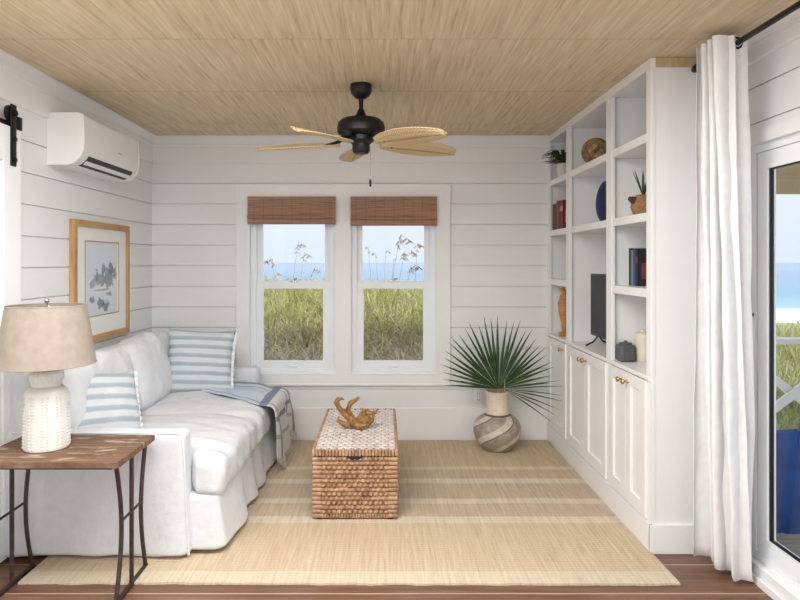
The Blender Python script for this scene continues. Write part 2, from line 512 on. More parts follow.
WL, WR = (-1.087, -.4026), (-.274, .41)      # window openings
WZ0, WZ1 = .531, 1.956
holes_back = [(*WL, WZ0, WZ1), (*WR, WZ0, WZ1)]
DY0, DY1, DZ0, DZ1 = .90, 2.885, .10, 1.964     # sliding door opening in the right wall

mb = MB(); slab(mb, XL-.15, XR+.15, holes_back, YB+.013, YB+.14, 'X'); boards(mb, XL, XR, holes_back, YB, YB+.014, 'X')
struct(mb.build('wall_back', WALL, smoothed=False), 'white shiplap wall with the pair of windows')
lw_ = [(-2.1, -.2, .45, 2.2)]  # opening added behind the camera for the left fill light
mb = MB(); slab(mb, YR, YB+.012, lw_, XL-.15, XL-.013, 'Y'); boards(mb, YR, YB, lw_, XL, XL-.014, 'Y')
struct(mb.build('wall_left', WALL, smoothed=False), 'white shiplap wall behind the sofa')
hd = [(DY0, DY1, DZ0-.10, DZ1), (-2.1, -.2, .45, 2.2)]  # second opening added behind the camera for the right fill light
mb = MB(); slab(mb, YR, YB+.012, hd, XR+.013, XR+.09, 'Y'); boards(mb, YR, YB, hd, XR, XR+.014, 'Y')
struct(mb.build('wall_right', WALL, smoothed=False), 'white shiplap wall around the sliding glass door')
rear_holes = [(-1.70, -.12, .45, 2.25), (.02, 1.55, .45, 2.25)]  # openings made in the unseen wall to let fill light in
mb = MB(); slab(mb, XL-.15, XR+.15, rear_holes, YR-.15, YR, 'X')
struct(mb.build('wall_rear', WALL, smoothed=False))
mb = MB().box(XL-.15, XR+.09, YR-.15, YB+.14, -.12, 0)
struct(mb.build('floor', FLOOR, smoothed=False, origin=(0, 0, 0)), 'brown wooden floorboards')
mb = MB().box(XL-.15, XR+.15, YR-.15, YB+.14, H, H+.12)
struct(mb.build('ceiling', CEIL, smoothed=False, origin=(0, 0, 0)), 'tan grasscloth ceiling')

# crown mouldings: cove + frieze board
crown = [(0, 0), (.06, 0), (.06, -.010), (.052, -.016), (.042, -.030), (.030, -.046), (.026, -.060), (.026, -.072), (.014, -.084), (.014, -.205), (.008, -.212), (0, -.212)]
mb = MB().prism([(YB-a, H+b) for a, b in crown], XL, 1.32, 'X'); struct(mb.build('trim_1', TRIM, smoothed=False), 'white crown moulding above the windows')
mb = MB().prism([(XL+a, H+b) for a, b in crown], YR, YB, 'Y'); struct(mb.build('trim_2', TRIM, smoothed=False), 'white crown moulding above the left wall')
cr2 = [(a*1.4, b*.45) for a, b in crown]
mb = MB().prism([(XR-a, H+b) for a, b in cr2], YR, 3.045, 'Y'); struct(mb.build('trim_3', TRIM, smoothed=False), 'white crown moulding above the sliding door')
# baseboards
mb = MB().box(XL, 1.31, YB-.014, YB, 0, .262, .003); struct(mb.build('baseboard_back', TRIM, smoothed=False))
mb = MB().box(XL, XL+.014, YR, YB-.014, 0, .20, .003); struct(mb.build('baseboard_left', TRIM, smoothed=False))
# casing round the pair of windows
mb = MB(); slab(mb, -1.192, .523, [(WL[0], WL[1], WZ0, WZ1), (WR[0], WR[1], WZ0, WZ1)], YB-.024, YB, 'X', .455, 2.053)
mb.box(-1.20, .531, YB-.03, YB, 2.045, 2.06, .003)
mb.box(-1.20, .531, YB-.032, YB, .443, .459, .003)
struct(mb.build('trim_4', TRIM, smoothed=False), 'white casing around the pair of windows')

def window(i, x0, x1, label):
    w = sempty('window_%d' % i, ((x0+x1)/2, YB+.05, WZ0), label)
    y0, y1 = YB-.004, YB+.12
    fw = .045
    mb = MB(); slab(mb, x0, x1, [(x0+fw, x1-fw, WZ0+.04, WZ1-.03)], y0+.03, y1, 'X', WZ0, WZ1)
    mb.box(x0, x1, y0, y0+.03, WZ0, WZ0+.022, .003)
    mb.build('frame', VINYL, w, smoothed=False)
    zm = 1.245
    a, b = x0+fw, x1-fw
    # upper sash (set back) and lower sash (forward)
    mb = MB(); slab(mb, a, b, [(a+.045, b-.045, zm+.035, WZ1-.075)], YB+.075, YB+.105, 'X', zm-.01, WZ1-.03)
    up = mb.build('sash', VINYL, w, smoothed=False)
    MB().box(a+.04, b-.04, YB+.088, YB+.093, zm+.03, WZ1-.07).build('pane', GLASS, up, smoothed=False)
    mb = MB(); slab(mb, a, b, [(a+.055, b-.055, WZ0+.10, zm-.028)], YB+.04, YB+.072, 'X', WZ0+.04, zm+.025)
    lo = mb.build('sash', VINYL, w, smoothed=False)
    MB().box(a+.05, b-.05, YB+.054, YB+.059, WZ0+.095, zm-.02).build('pane', GLASS, lo, smoothed=False)
    MB().box((a+b)/2-.03, (a+b)/2+.03, YB+.045, YB+.07, zm+.025, zm+.036, .002).tube([((a+b)/2, YB+.055, zm+.036), ((a+b)/2+.01, YB+.05, zm+.05), ((a+b)/2+.035, YB+.04, zm+.052)], .006, 8).build('latch', STEEL, w)
    MB().box((a+b)/2-.035, (a+b)/2+.035, YB+.026, YB+.04, WZ0+.052, WZ0+.066, .003).build('lift', VINYL, w)
    return w
window(1, *WL, 'left window of the pair, above the far sofa arm')
window(2, *WR, 'right window of the pair, above the wicker trunk')

def blind(x0, x1, zb, label):
    b = thing('woven_wood_shade', label, 'window blind', ((x0+x1)/2, YB-.02, zb), 'woven wood shades over the windows')
    y = YB-.055
    prof = [(y+.05, WZ1-.002), (y-.004, WZ1-.002), (y-.006, WZ1-.05), (y-.007, zb+.075), (y-.018, zb+.066), (y-.02, zb+.052), (y-.008, zb+.046), (y-.016, zb+.035), (y-.016, zb+.006), (y-.006, zb), (y+.012, zb), (y+.014, zb+.04), (y+.02, WZ1-.02), (y+.05, WZ1-.02)]
    MB().prism(prof, x0, x1, 'X').build('folded_shade', BAMBOO, b, smoothed=30)
    MB().box(x0+.004, x1-.004, y+.022, y+.052, WZ1-.03, WZ1-.004, .003).build('headrail', OAK, b)
    for s in (x0+.02, x1-.02):
        MB().torus((s, y+.018, zb+.012), .008, .002, 'Y', 12, 6).build('cord_ring', STEEL, b)
    return b
blind(WL[0]-.006, WL[1]+.008, 1.733, 'brown woven wood blind folded at the top of the left window')
blind(WR[0], WR[1]+.004, 1.722, 'brown woven wood blind folded at the top of the right window')

# wall outlet
o = thing('wall_outlet', 'small white wall outlet beside the palm vase under the window casing', 'outlet', (.75, YB-.006, .31))
MB().box(.715, .785, YB-.006, YB, .292, .412, .002).build('cover_plate', PLASTIC, o)
for z in (.325, .379):
    q = MB().box(.733, .767, YB-.009, YB-.005, z-.018, z+.018, .002).build('socket', TRIM, o)
    MB().box(.742, .745, YB-.0095, YB-.0085, z-.006, z+.008).box(.755, .758, YB-.0095, YB-.0085, z-.006, z+.008).build('slot', SLOT, q)

# ------------------------------------------------------------------ left: barn door
d = sempty('door_1', (XL+.05, 2.6, .01), 'white sliding barn door at the left edge, with black strap hanger')
X0, X1 = XL+.022, XL+.062
dy0, dy1, dz0, dz1 = 2.15, 3.09, .012, 2.09
mb = MB()
mb.box(X0, X1-.012, dy0, dy1, dz0, dz1)
mb.box(X1-.012, X1, dy0, dy0+.14, dz0, dz1, .002).box(X1-.012, X1, dy1-.14, dy1, dz0, dz1, .002)
for a, b in ((dz0, .22), (.95, 1.09), (1.92, dz1)): mb.box(X1-.012, X1, dy0+.14, dy1-.14, a, b, .002)
mb.build('door_slab', TRIM, d, smoothed=False)
for y in (2.25, 3.02):
    MB().box(X1, X1+.008, y-.022, y+.022, 1.90, 2.20, .003).build('strap', BLACK, d)
    b = MB()
    for z in (1.92, 2.02): b.lathe([(0, 0), (.011, 0), (.009, .008), (0, .01)], (0, 0, 0), 12)
    b.bm.free(); b = MB()
    for z in (1.93, 2.03): b.tube([(X1+.006, y, z), (X1+.018, y, z)], .011, 12)
    b.build('bolt', BLACK, d)
    MB().tube([(XL+.042, y, 2.157), (X1-.001, y, 2.157)], .040, 28).tube([(X1+.006, y, 2.157), (X1+.02, y, 2.157)], .014, 14).build('wheel', BLACK, d)
r = thing('barn_door_rail', 'black steel rail carrying the white barn door on the left wall', 'rail', (XL+.03, 2.4, 2.1))
MB().box(XL+.046, XL+.053, 1.0, 3.075, 2.097, 2.118, .001).build('rail_bar', BLACK, r)
for y in (1.2, 1.9, 2.6, 3.05): MB().tube([(XL, y, 2.107), (XL+.054, y, 2.107)], .012, 12).build('standoff', BLACK, r)
MB().box(XL+.044, XL+.07, 3.055, 3.09, 2.085, 2.15, .003).build('end_stop', BLACK, r)

# ------------------------------------------------------------------ split air conditioner
ac = thing('air_conditioner', 'white wall-mounted split air conditioner above the framed picture', 'air conditioner', (XL, 3.82, 1.965))
a0, a1 = 3.44, 4.215
prof = [(XL, 1.975), (XL, 2.262), (XL+.175, 2.262), (XL+.202, 2.248), (XL+.206, 2.10), (XL+.200, 2.052), (XL+.182, 2.018), (XL+.150, 1.988), (XL+.115, 1.975)]
MB().prism(prof, a0+.012, a1-.012, 'Y').build('body', PLASTIC, ac, smoothed=30)
big = [(XL+(x-XL)*1.012+.0005, 2.118+(z-2.118)*1.012) for x, z in prof]
big = [(max(x, XL), z) for x, z in big]
for e0, e1 in ((a0, a0+.012), (a1-.012, a1)):
    MB().prism(big, e0, e1, 'Y').build('end_cap', PLASTIC, ac, smoothed=30)
# outlet slot along the lower front edge, with louvre
def lowpt(t, out):   # along the curved lower front from (.200,2.052) to (.115,1.975)
    pts = [(.2005, 2.052), (.1825, 2.018), (.1505, 1.988), (.116, 1.9755)]
    q = t*(len(pts)-1); i = min(int(q), len(pts)-2); f = q-i
    x = lerp(pts[i][0], pts[i+1][0], f); z = lerp(pts[i][1], pts[i+1][1], f)
    return XL+x+out*.7, z-out*.72
pl = [lowpt(t, .0015) for t in (.18, .33, .5, .67, .85)]+[lowpt(t, -.003) for t in (.85, .67, .5, .33, .18)]
MB().prism(pl, a0+.085, a1-.075, 'Y').build('air_slot', SLOT, ac, smoothed=False)
pl = [lowpt(t, .007) for t in (.42, .52, .62)]+[lowpt(t, .003) for t in (.62, .52, .42)]
MB().prism(pl, a0+.09, a1-.08, 'Y').build('louvre', PLASTIC, ac, smoothed=False)
MB().box(XL+.206, XL+.2075, 3.88, 3.94, 2.112, 2.118).build('badge', STEEL, ac, smoothed=False)

# ------------------------------------------------------------------ framed picture
pf = thing('framed_picture', 'oak framed beach picture with cream mat on the left wall', 'picture', (XL, 4.08, .92))
p0, p1, q0, q1 = 3.68, 4.475, .926, 1.69
fw = .04
mb = MB(); slab(mb, p0, p1, [(p0+fw*.9, p1-fw*.9, q0+fw, q1-fw)], XL+.001, XL+.034, 'Y', q0, q1); mb.build('frame', OAK, pf, smoothed=False)
MATB = painted('cream mat board', (246, 243, 237), .8)
ART0 = (p0+.16, p1-.16, q0+.165, q1-.13)
mb = MB(); slab(mb, p0+.03, p1-.03, [ART0], XL+.006, XL+.020, 'Y', q0+.035, q1-.035); mb.build('mat_board', MATB, pf, smoothed=False)
mb = MB(); e = .008
slab(mb, ART0[0]-e, ART0[1]+e, [(ART0[0], ART0[1], ART0[2], ART0[3])], XL+.0195, XL+.0215, 'Y', ART0[2]-e, ART0[3]+e); mb.build('inner_fillet', OAK, pf, smoothed=False)
def artmat():
    m = N('beach picture print', (206, 214, 220), .7)
    v = m.co('Object'); x, y, z = m.sep(v)     # origin (XL, 4.08, .92): z from .17 to .64
    n = m.noise(v, 24, 6, .75); w = m.noise(v, 5, 3)
    c = m.ramp(m.math('ADD', z, m.math('MULTIPLY', n, .05)), [(.16, (212, 220, 228)), (.30, (222, 227, 230)), (.37, (232, 233, 232)), (.44, (220, 228, 236)), (.66, (226, 232, 240))])
    def blob(cy, cz, ry, rz, thr, col, base):
        dy = m.math('DIVIDE', m.math('SUBTRACT', y, cy), ry); dz = m.math('DIVIDE', m.math('SUBTRACT', z, cz), rz)
        dd = m.math('SQRT', m.math('ADD', m.math('MULTIPLY', dy, dy), m.math('MULTIPLY', dz, dz)))
        k = m.math('GREATER_THAN', m.math('SUBTRACT', m.math('ADD', 1, m.math('MULTIPLY', m.math('SUBTRACT', n, .5), 2.2)), dd), thr)
        return m.mix(m.math('MULTIPLY', k, .8), base, col)
    c = blob(.10, .41, .11, .085, .25, (112, 124, 124), c); c = blob(-.03, .40, .12, .055, .3, (134, 146, 144), c)
    c = blob(.13, .47, .05, .07, .35, (92, 104, 104), c); c = blob(-.14, .37, .06, .035, .35, (150, 160, 160), c)
    c = blob(-.02, .245, .07, .045, .3, (96, 106, 114), c); c = blob(.05, .225, .08, .05, .3, (78, 88, 98), c)
    c = blob(-.14, .27, .05, .03, .3, (116, 126, 134), c); c = blob(.06, .25, .035, .02, .2, (196, 204, 208), c)
    c = blob(.02, .46, .04, .06, .35, (104, 116, 118), c); c = blob(-.07, .43, .03, .06, .35, (120, 130, 132), c)
    c = blob(.19, .43, .04, .07, .35, (110, 122, 122), c); c = blob(.0, .33, .22, .012, .45, (158, 166, 166), c)
    c = blob(.10, .30, .06, .02, .35, (126, 134, 140), c)
    m.col(c); return m.m
MB().box(XL+.005, XL+.014, ART0[0]-.01, ART0[1]+.01, ART0[2]-.01, ART0[3]+.01).build('print', artmat(), pf, smoothed=False)
MB().box(XL+.0225, XL+.0245, p0+.035, p1-.035, q0+.039, q1-.039).build('glazing', GLASS, pf, smoothed=False)

# ------------------------------------------------------------------ right: bookcase
BX, BY0, BY1, BXB = 1.31, 3.05, YB-.001, XR-.001
bc = thing('built_in_bookcase', 'white built-in bookcase with cabinet doors along the right wall', 'bookcase', (1.5, 4.0, 0))
ctr = .868
D1, D2 = 4.435, 3.62      # divider centres
st = .043
zt = H-.002
MB().box(BX, BXB, BY0, BY0+.03, 0, zt, .001).build('side_panel', CAB, bc, smoothed=False)
MB().box(BX, BXB, BY1-.03, BY1, 0, zt, .001).build('side_panel', CAB, bc, smoothed=False)
MB().box(BXB-.012, BXB, BY0+.03, BY1-.03, .15, zt).build('back_panel', CAB, bc, smoothed=False)
for y in (D1, D2): MB().box(BX+.018, BXB-.012, y-.012, y+.012, .15, zt).build('divider', CAB, bc, smoothed=False)
for a, b in ((BY0-.003, BY0+.05), (D2-st, D2+st), (D1-st*.9, D1+st*.9), (BY1-.05, BY1-.001)):
    MB().box(BX-.004, BX+.018, a, b, ctr+.0005, zt-.0505, .002).build('face_stile', CAB, bc, smoothed=False)
MB().box(BX-.005, BX+.3, BY0-.0035, BY1-.0015, zt-.05, zt-.0005, .002).build('top_rail', CAB, bc, smoothed=False)
cols = ((BY0+.03, D2-.012), (D2+.012, D1-.012), (D1+.012, BY1-.03))
SH1, SH2, SH3 = 2.056, 1.66, 1.277
for z in (SH1, SH2):
    for a, b in cols: MB().box(BX, BXB-.012, a, b, z-.022, z+.022, .002).build('shelf', CAB, bc, smoothed=False)
for i in (0, 2): MB().box(BX, BXB-.012, cols[i][0], cols[i][1], SH3-.022, SH3+.022, .002).build('shelf', CAB, bc, smoothed=False)
MB().box(BX-.012, BXB-.012, BY0+.005, BY1-.02, ctr-.022, ctr, .003).build('countertop', CAB, bc, smoothed=False)
MB().box(BX+.004, BXB-.02, BY0+.03, BY1-.03, 0, .15).box(BX-.012, BX+.006, BY0-.012, BY1-.02, 0, .145, .003).box(BX-.012, BXB, BY0-.013, BY0, 0, .145, .003).build('plinth', CAB, bc, smoothed=False)
MB().box(BX+.012, BX+.02, BY0+.03, BY1-.03, .15, ctr-.022).build('gap_shade_sheet', SLOT, bc, smoothed=False)  # dark sheet behind the doors, standing in for shade in the gaps
for y in (BY0+.012, D2, D1, BY1-.02):
    w = .03
    MB().box(BX-.002, BX+.018, max(y-w, BY0-.0025), min(y+w, BY1-.001), .146, ctr-.022).build('cabinet_stile', CAB, bc, smoothed=False)
STRIP = woodmat('pale grasscloth strip', (172, 146, 110), (202, 176, 136), (220, 196, 158), (40, 4, 4))
MB().box(BX+.02, BXB, BY0-.006, BY0, H-.05, H-.002).build('top_strip', STRIP, bc, smoothed=False)
def cab_door(y0, y1, knob_y):
    x0, x1 = BX-.014, BX+.008
    z0, z1 = .152, ctr-.027
    mb = MB().box(x0+.012, x1, y0+.05, y1-.05, z0+.06, z1-.06)
    f = .06
    mb.box(x0, x1, y0, y0+f, z0, z1, .0015).box(x0, x1, y1-f, y1, z0, z1, .0015)
    mb.box(x0, x1, y0+f, y1-f, z0, z0+f+.01, .0015).box(x0, x1, y0+f, y1-f, z1-f, z1, .0015)
    dd = mb.build('door', CAB, bc, smoothed=False)
    b = bmesh.new(); k = MB()
    prof = [(0, 0), (.010, 0), (.008, .004), (.005, .008), (.005, .018), (.012, .024), (.015, .030), (.012, .036), (0, .038)]
    k.lathe(prof, (0, 0, 0), 18)
    k.build('knob', GOLD, dd, M=Matrix.Translation((x0, knob_y, z1-.045)) @ Matrix.Rotation(-PI/2, 4, 'Y'))
g = .003
m1 = (BY0+.042+D2-.03)/2
cab_door(BY0+.044, m1-g/2, m1-.035); cab_door(m1+g/2, D2-.032, m1+.035)
m2 = (D2+D1)/2
cab_door(D2+.032, m2-g/2, m2-.035); cab_door(m2+g/2, D1-.032, m2+.035)
cab_door(D1+.032, BY1-.052, D1+.075)

# --- things on the shelves
eps = .0005
s1, s2, s3 = SH1+.022+eps, SH2+.022+eps, SH3+.022+eps
cz = ctr+eps
# trailing plant
def leafstrip(mb, pts, w, up=Vector((0, 0, 1)), fold=.0):
    n = len(pts)-1
    L = []
    for i, p in enumerate(pts):
        p = Vector(p); t = (Vector(pts[min(i+1, n)])-Vector(pts[max(i-1, 0)])).normalized()
        sd = t.cross(up); sd = sd.normalized() if sd.length > 1e-4 else Vector((1, 0, 0))
        ww = w*max(.03, sin(PI*clamp(.12+.88*i/n)))
        nn = sd.cross(t)
        L.append((mb.bm.verts.new(p-sd*ww+nn*fold*ww), mb.bm.verts.new(p), mb.bm.verts.new(p+sd*ww+nn*fold*ww)))
    for a, b in zip(L, L[1:]):
        mb.face([a[0], a[1], b[1], b[0]]); mb.face([a[1], a[2], b[2], b[1]])
pp = thing('potted_plant', 'dark green trailing plant in white pot on the top bookcase shelf', 'plant', (1.365, 4.75, s1))
MB().lathe([(0, 0), (.034, 0), (.040, .004), (.050, .105), (.048, .108), (.044, .10), (.04, .085), (0, .085)], (1.365, 4.75, s1), 28).build('pot', CERAM, pp)
mb = MB()
for k in range(70):
    a = random.uniform(0, 2*PI); ln = random.uniform(.06, .17); up = random.uniform(.02, .11)
    c = Vector((1.365, 4.75, s1+.085)); dr = Vector((cos(a)*.8-.25, sin(a), 0))
    pts = [c+dr*ln*t+Vector((0, 0, up*sin(PI*t*.75)+.02*t)) for t in (0, .3, .6, .85, 1)]
    leafstrip(mb, pts, random.uniform(.012, .02), fold=.3)
mb.build('foliage', HOUSEPL, pp)

def book(name, label, x, y, z, w, d, h, col, spine, group, lean=0):
    """upright book: spine towards -X; thickness w along Y, depth d along X"""
    b = thing(name, label, 'book', (x+d/2, y+w/2, z), group)
    cov = simple('book cover', col, tuple(max(0, c-10) for c in col), .5)
    t = .003
    MB().box(x, x+d, y, y+t, z, z+h).box(x, x+d, y+w-t, y+w, z, z+h).box(x, x+t, y, y+w, z, z+h).build('cover', cov, b, smoothed=False)
    MB().box(x+t, x+d-.004, y+t, y+w-t, z+.003, z+h-.004).build('pages', CREAM, b, smoothed=False)
    if spine:
        sp = simple('spine band', spine, spine, .5)
        MB().box(x-.0006, x, y+.002, y+w-.002, z+h*.62, z+h*.8).build('spine_label', sp, b, smoothed=False)
        MB().box(x+.02, x+d*.85, y-.0006, y, z+h*.2, z+h*.62).build('cover_picture', sp, b, smoothed=False)
    return b
yy = 4.625
G1 = 'books on the second shelf beside the back wall'
for (w, hh, c, sp, lab) in ((.062, .215, (134, 34, 46), (196, 160, 120), 'crimson book with tan cover picture, nearest on the second shelf'),
                            (.05, .21, (60, 34, 52), (120, 60, 70), 'dark plum book behind the crimson book'),
                            (.055, .22, (166, 48, 50), None, 'red book in the middle of the far shelf row'),
                            (.05, .20, (44, 44, 60), None, 'navy book second from the back wall on the second shelf'),
                            (.055, .205, (120, 62, 56), None, 'brown red book at the back wall end of the second shelf')):
    book('book', lab, 1.326, yy, s2, w, .17, hh, c, sp, G1); yy += w+.0015
G2 = 'books on the shelf nearest the curtain'
yy = 3.42
for (w, hh, c, sp, lab) in ((.034, .205, (44, 46, 56), (120, 60, 60), 'charcoal book nearest the front on the third shelf'),
                            (.03, .21, (70, 98, 138), None, 'mid blue book behind the charcoal book'),
                            (.026, .20, (150, 158, 170), None, 'pale grey book between two blue books'),
                            (.032, .212, (48, 62, 92), None, 'dark blue book farthest back against the divider on the third shelf')):
    book('book', lab, 1.395, yy, s3, w, .15, hh, c, sp, G2); yy += w+.0015

# carved wooden bird-like carving, far lower shelf
WX, WY = 1.362, 4.72
cw = thing('wooden_carving', 'tall honey coloured wooden carving on the lowest far shelf', 'ornament', (WX, WY, cz))
CARV = woodmat('honey carved wood', (150, 96, 46), (196, 140, 78), (220, 172, 110), (8, 8, 40))
MB().box(WX-.035, WX+.035, WY-.035, WY+.035, cz, cz+.03, .006).build('base', CARV, cw)
MB().tube([(WX, WY, cz+.03), (WX, WY, cz+.10), (WX-.004, WY, cz+.17), (WX-.006, WY, cz+.25), (WX, WY, cz+.31), (WX+.004, WY, cz+.335)], [.016, .02, .034, .038, .028, .012], 14).build('body', CARV, cw)
MB().tube([(WX+.004, WY, cz+.325), (WX-.012, WY, cz+.355), (WX-.036, WY-.002, cz+.35)], [.018, .022, .005], 10).build('head', CARV, cw)

# woven ball
bl = thing('woven_ball', 'brown woven decorative ball on the top shelf', 'ornament', (1.405, 4.14, s1))
R = .088
BALL = simple('dark woven cane', (150, 118, 78), (100, 74, 48), .6, 0, 40, .3)
BALLG = simple('gold cane', (196, 158, 98), (164, 126, 70), .5, 0, 30, .2)
MB().sphere((1.405, 4.14, s1+R+.002), R*.93, u=28, v=18).build('core', simple('cream cane core', (206, 190, 160), (150, 128, 96), .8, 0, 22, .4), bl)
mb = MB(); mc = MB()
rr = random.Random(4)
for k in range(11):
    ax = Vector((rr.uniform(-1, 1), rr.uniform(-1, 1), rr.uniform(-1, 1))).normalized()
    u = ax.orthogonal().normalized(); w = ax.cross(u); off = rr.uniform(-.5, .5)*R
    rad = math.sqrt(R*R-off*off)
    c = Vector((1.405, 4.14, s1+R+.004))
    for q in range(-2, 3):
        (mb if k % 3 else mc).tube([c+ax*(off+q*.0052)+(u*cos(2*PI*i/36)+w*sin(2*PI*i/36))*math.sqrt(max(1e-6, R*R-(off+q*.0052)**2)) for i in range(37)], .0026, 6)
mb.build('cane_bands', BALL, bl); mc.build('gold_bands', BALLG, bl)

# blue oval platter on a stand
bp = thing('oval_platter', 'tall blue oval platter standing on the second shelf', 'platter', (1.46, 4.07, s2))
BLUE = simple('slate blue glaze', (72, 78, 124), (58, 62, 104), .35, 0, 9)
b = MB().lathe([(0, -.012), (.06, -.011), (.1, -.004), (.116, .006), (.118, .009), (.1, .006), (.06, -.003), (0, -.004)], (0, 0, 0), 40)
for v in b.bm.verts: v.co.y *= 1.18
b.build('plate', BLUE, bp, M=Matrix.Translation((1.46, 4.07, s2+.147)) @ Matrix.Rotation(math.radians(38), 4, 'Z') @ Matrix.Rotation(math.radians(-84), 4, 'X'))
MB().bar((1.42, 4.10, s2+.006), (1.50, 4.10, s2+.006), .012, .012, .002).bar((1.43, 4.06, s2+.006), (1.43, 4.14, s2+.006), .01, .012, .002).bar((1.49, 4.06, s2+.006), (1.49, 4.14, s2+.006), .01, .012, .002).build('stand', OAK, bp)

# television
tv = thing('television', 'black flat television on splayed feet in the middle bookcase bay', 'television', (1.44, 3.98, cz))
SCREEN = simple('dark screen', (34, 33, 34), (28, 27, 28), .45, 0, 3)
t0, t1 = 3.69, 4.27
MB().box(1.415, 1.455, t0, t1, cz+.065, cz+.485, .006).build('casing', BLACK, tv)
MB().box(1.4135, 1.4165, t0+.012, t1-.012, cz+.082, cz+.473, .0005).build('screen', SCREEN, tv, smoothed=False)
for y in (t0+.10, t1-.10):
    MB().tube([(1.345, y-.02, cz+.006), (1.40, y-.01, cz+.03), (1.435, y, cz+.07), (1.47, y+.01, cz+.03), (1.53, y+.02, cz+.006)], .006, 8).build('foot', BLACK, tv)

# figurine pot with sprig
fp = thing('woven_bird_basket', 'small tan bird-shaped basket holding a sprig on the second shelf', 'basket', (1.43, 3.43, s2))
TAN = simple('tan woven straw', (172, 132, 88), (132, 96, 60), .8, 0, 60, .5)
MB().lathe([(0, 0), (.035, 0), (.056, .02), (.068, .055), (.062, .09), (.042, .118), (.034, .122), (.03, .115), (0, .10)], (1.43, 3.43, s2), 28).build('body', TAN, fp)
MB().tube([(1.39, 3.425, s2+.075), (1.365, 3.42, s2+.095), (1.345, 3.415, s2+.10)], [.026, .02, .012], 10).build('head', simple('dark straw', (92, 66, 44), (70, 48, 32), .8), fp)
mb = MB()
for k in range(9):
    a = random.uniform(0, 2*PI); l = random.uniform(.06, .16)
    leafstrip(mb, [Vector((1.43, 3.43, s2+.11))+Vector((cos(a)*.045*t*l*9, sin(a)*.03*t*l*9, l*t)) for t in (0, .35, .7, 1)], .008)
mb.build('sprig', HOUSEPL, fp)

# canister + cream jar on the counter
cn = thing('grey_canister', 'small dark grey lidded canister beside the cream jar on the bookcase counter', 'canister', (1.369, 3.53, cz))
GREY = simple('charcoal stoneware', (96, 94, 98), (78, 76, 80), .6, 0, 30, .2)
MB().soft(1.323, 1.415, 3.485, 3.575, cz, cz+.098, .02, 6).build('body', GREY, cn)
MB().lathe([(0, .0), (.036, 0), (.036, .008), (.012, .012), (.010, .02), (0, .022)], (1.369, 3.53, cz+.097), 24).build('lid', GREY, cn)
cj = thing('cream_jar', 'tall cream ceramic jar behind the curtain-side stile on the bookcase counter', 'jar', (1.472, 3.535, cz))
MB().lathe([(0, 0), (.042, 0), (.048, .008), (.05, .05), (.05, .13), (.044, .15), (.04, .155), (.036, .15), (.036, .14), (0, .13)], (1.472, 3.535, cz), 32).build('body', CREAM, cj)
MB().lathe([(0, .0), (.04, 0), (.042, .01), (.015, .016), (.012, .026), (0, .03)], (1.472, 3.535, cz+.152), 24).build('lid', CREAM, cj)

# ------------------------------------------------------------------ rug
RX0, RX1, RY0, RY1 = -1.63, 1.288, 2.755, 4.94
def rugf(u, v):
    x = lerp(RX0, RX1, u); y = lerp(RY0, RY1, v)
    if v == 0: y += .008*noise.noise(Vector((x*9, 0, 0)))+.004*noise.noise(Vector((x*40, 3, 0)))-.012*u
    if u == 1: x += .008*noise.noise(Vector((0, y*3, 5)))+.02*(1-v)
    return Vector((x, y, .0105+.0015*noise.noise(Vector((x*5, y*5, 2)))))
mb = MB().grid(rugf, 160, 60)
ext = bmesh.ops.extrude_face_region(mb.bm, geom=mb.bm.faces[:])
for v in ext['geom']:
    if isinstance(v, bmesh.types.BMVert): v.co.z = .0005
rg = mb.build('area_rug', RUG, origin=((RX0+RX1)/2, (RY0+RY1)/2, 0))
tag(rg, 'straw coloured woven jute rug with pale bands covering the floor', 'rug')
rugz = .0125

# ------------------------------------------------------------------ sofa
sf = thing('sofa', 'white slipcovered two-seat sofa against the left wall', 'sofa', (-1.35, 3.9, 0))
def wr(amp, s=6, an=(1, 1, 1), seed=0):
    def f(p, n):
        q = Vector((p.x*an[0], p.y*an[1], p.z*an[2]))*s+Vector((seed, seed*2.1, 0))
        return p+n*amp*fbm(q, 3)
    return f
SX0, SX1 = XL+.035, -.965
SY0, SY1 = 2.97, 4.84
def armf(y_in, seed):
    w = wr(.008, 5, (1, 1, .5), seed)
    def f(p, n):
        p = w(p, n)
        k = 1-clamp(p.z/.5)                      # cloth flares a little and waves at the hem
        p = p+Vector((max(0, n.x)*.03*k, n.y*.012*k, 0))+Vector((0, .01*k*sin(p.x*17+seed), 0))*abs(n.y)
        if p.z < .05: p.z += .006*(sin(p.x*9+seed)+1)*.5
        return p
    return f
def floorhem(p): return p
MB().soft(SX0, SX1, SY0, SY0+.112, .0135, .612, .030, 22, armf(1, 3)).build('arm', SLIP, sf)
MB().soft(SX0, SX1, SY1-.165, SY1, .0135, .63, .032, 16, armf(-1, 8)).build('arm', SLIP, sf)
# piped seam on the near arm
MB().tube([(SX0+.05, SY0+.012, .610), (-1.2, SY0+.008, .611), (SX1-.03, SY0+.008, .609), (SX1-.01, SY0+.008, .59), (SX1+.002, SY0+.008, .45), (SX1+.012, SY0+.004, .2), (SX1+.025, SY0, .03)], .006, 8).build('piping', SLIP, sf)
MB().tube([(SX1-.01, SY0+.108, .597), (SX1+.0, SY0+.109, .5), (SX1+.01, SY0+.109, .3)], .005, 8).build('piping', SLIP, sf)
MB().soft(SX0, -1.735, SY0+.02, SY1-.02, .016, .885, .045, 22, wr(.008, 4, seed=5)).build('back', SLIP, sf)
def skirtf(p, n):
    k = 1-clamp((p.z-.02)/.27)
    w = fbm(Vector((p.y*5, p.z*1.5, 2)), 3)
    p = p+Vector((n.x*(.05*k+.02*k*w), n.y*.02*k, 0))
    p = p+Vector((.016*sin(p.y*16+2*sin(p.y*5))*k*abs(n.x), 0, 0))
    if p.z < .06: p.z += .010*(1+sin(p.y*11))*.5
    return p
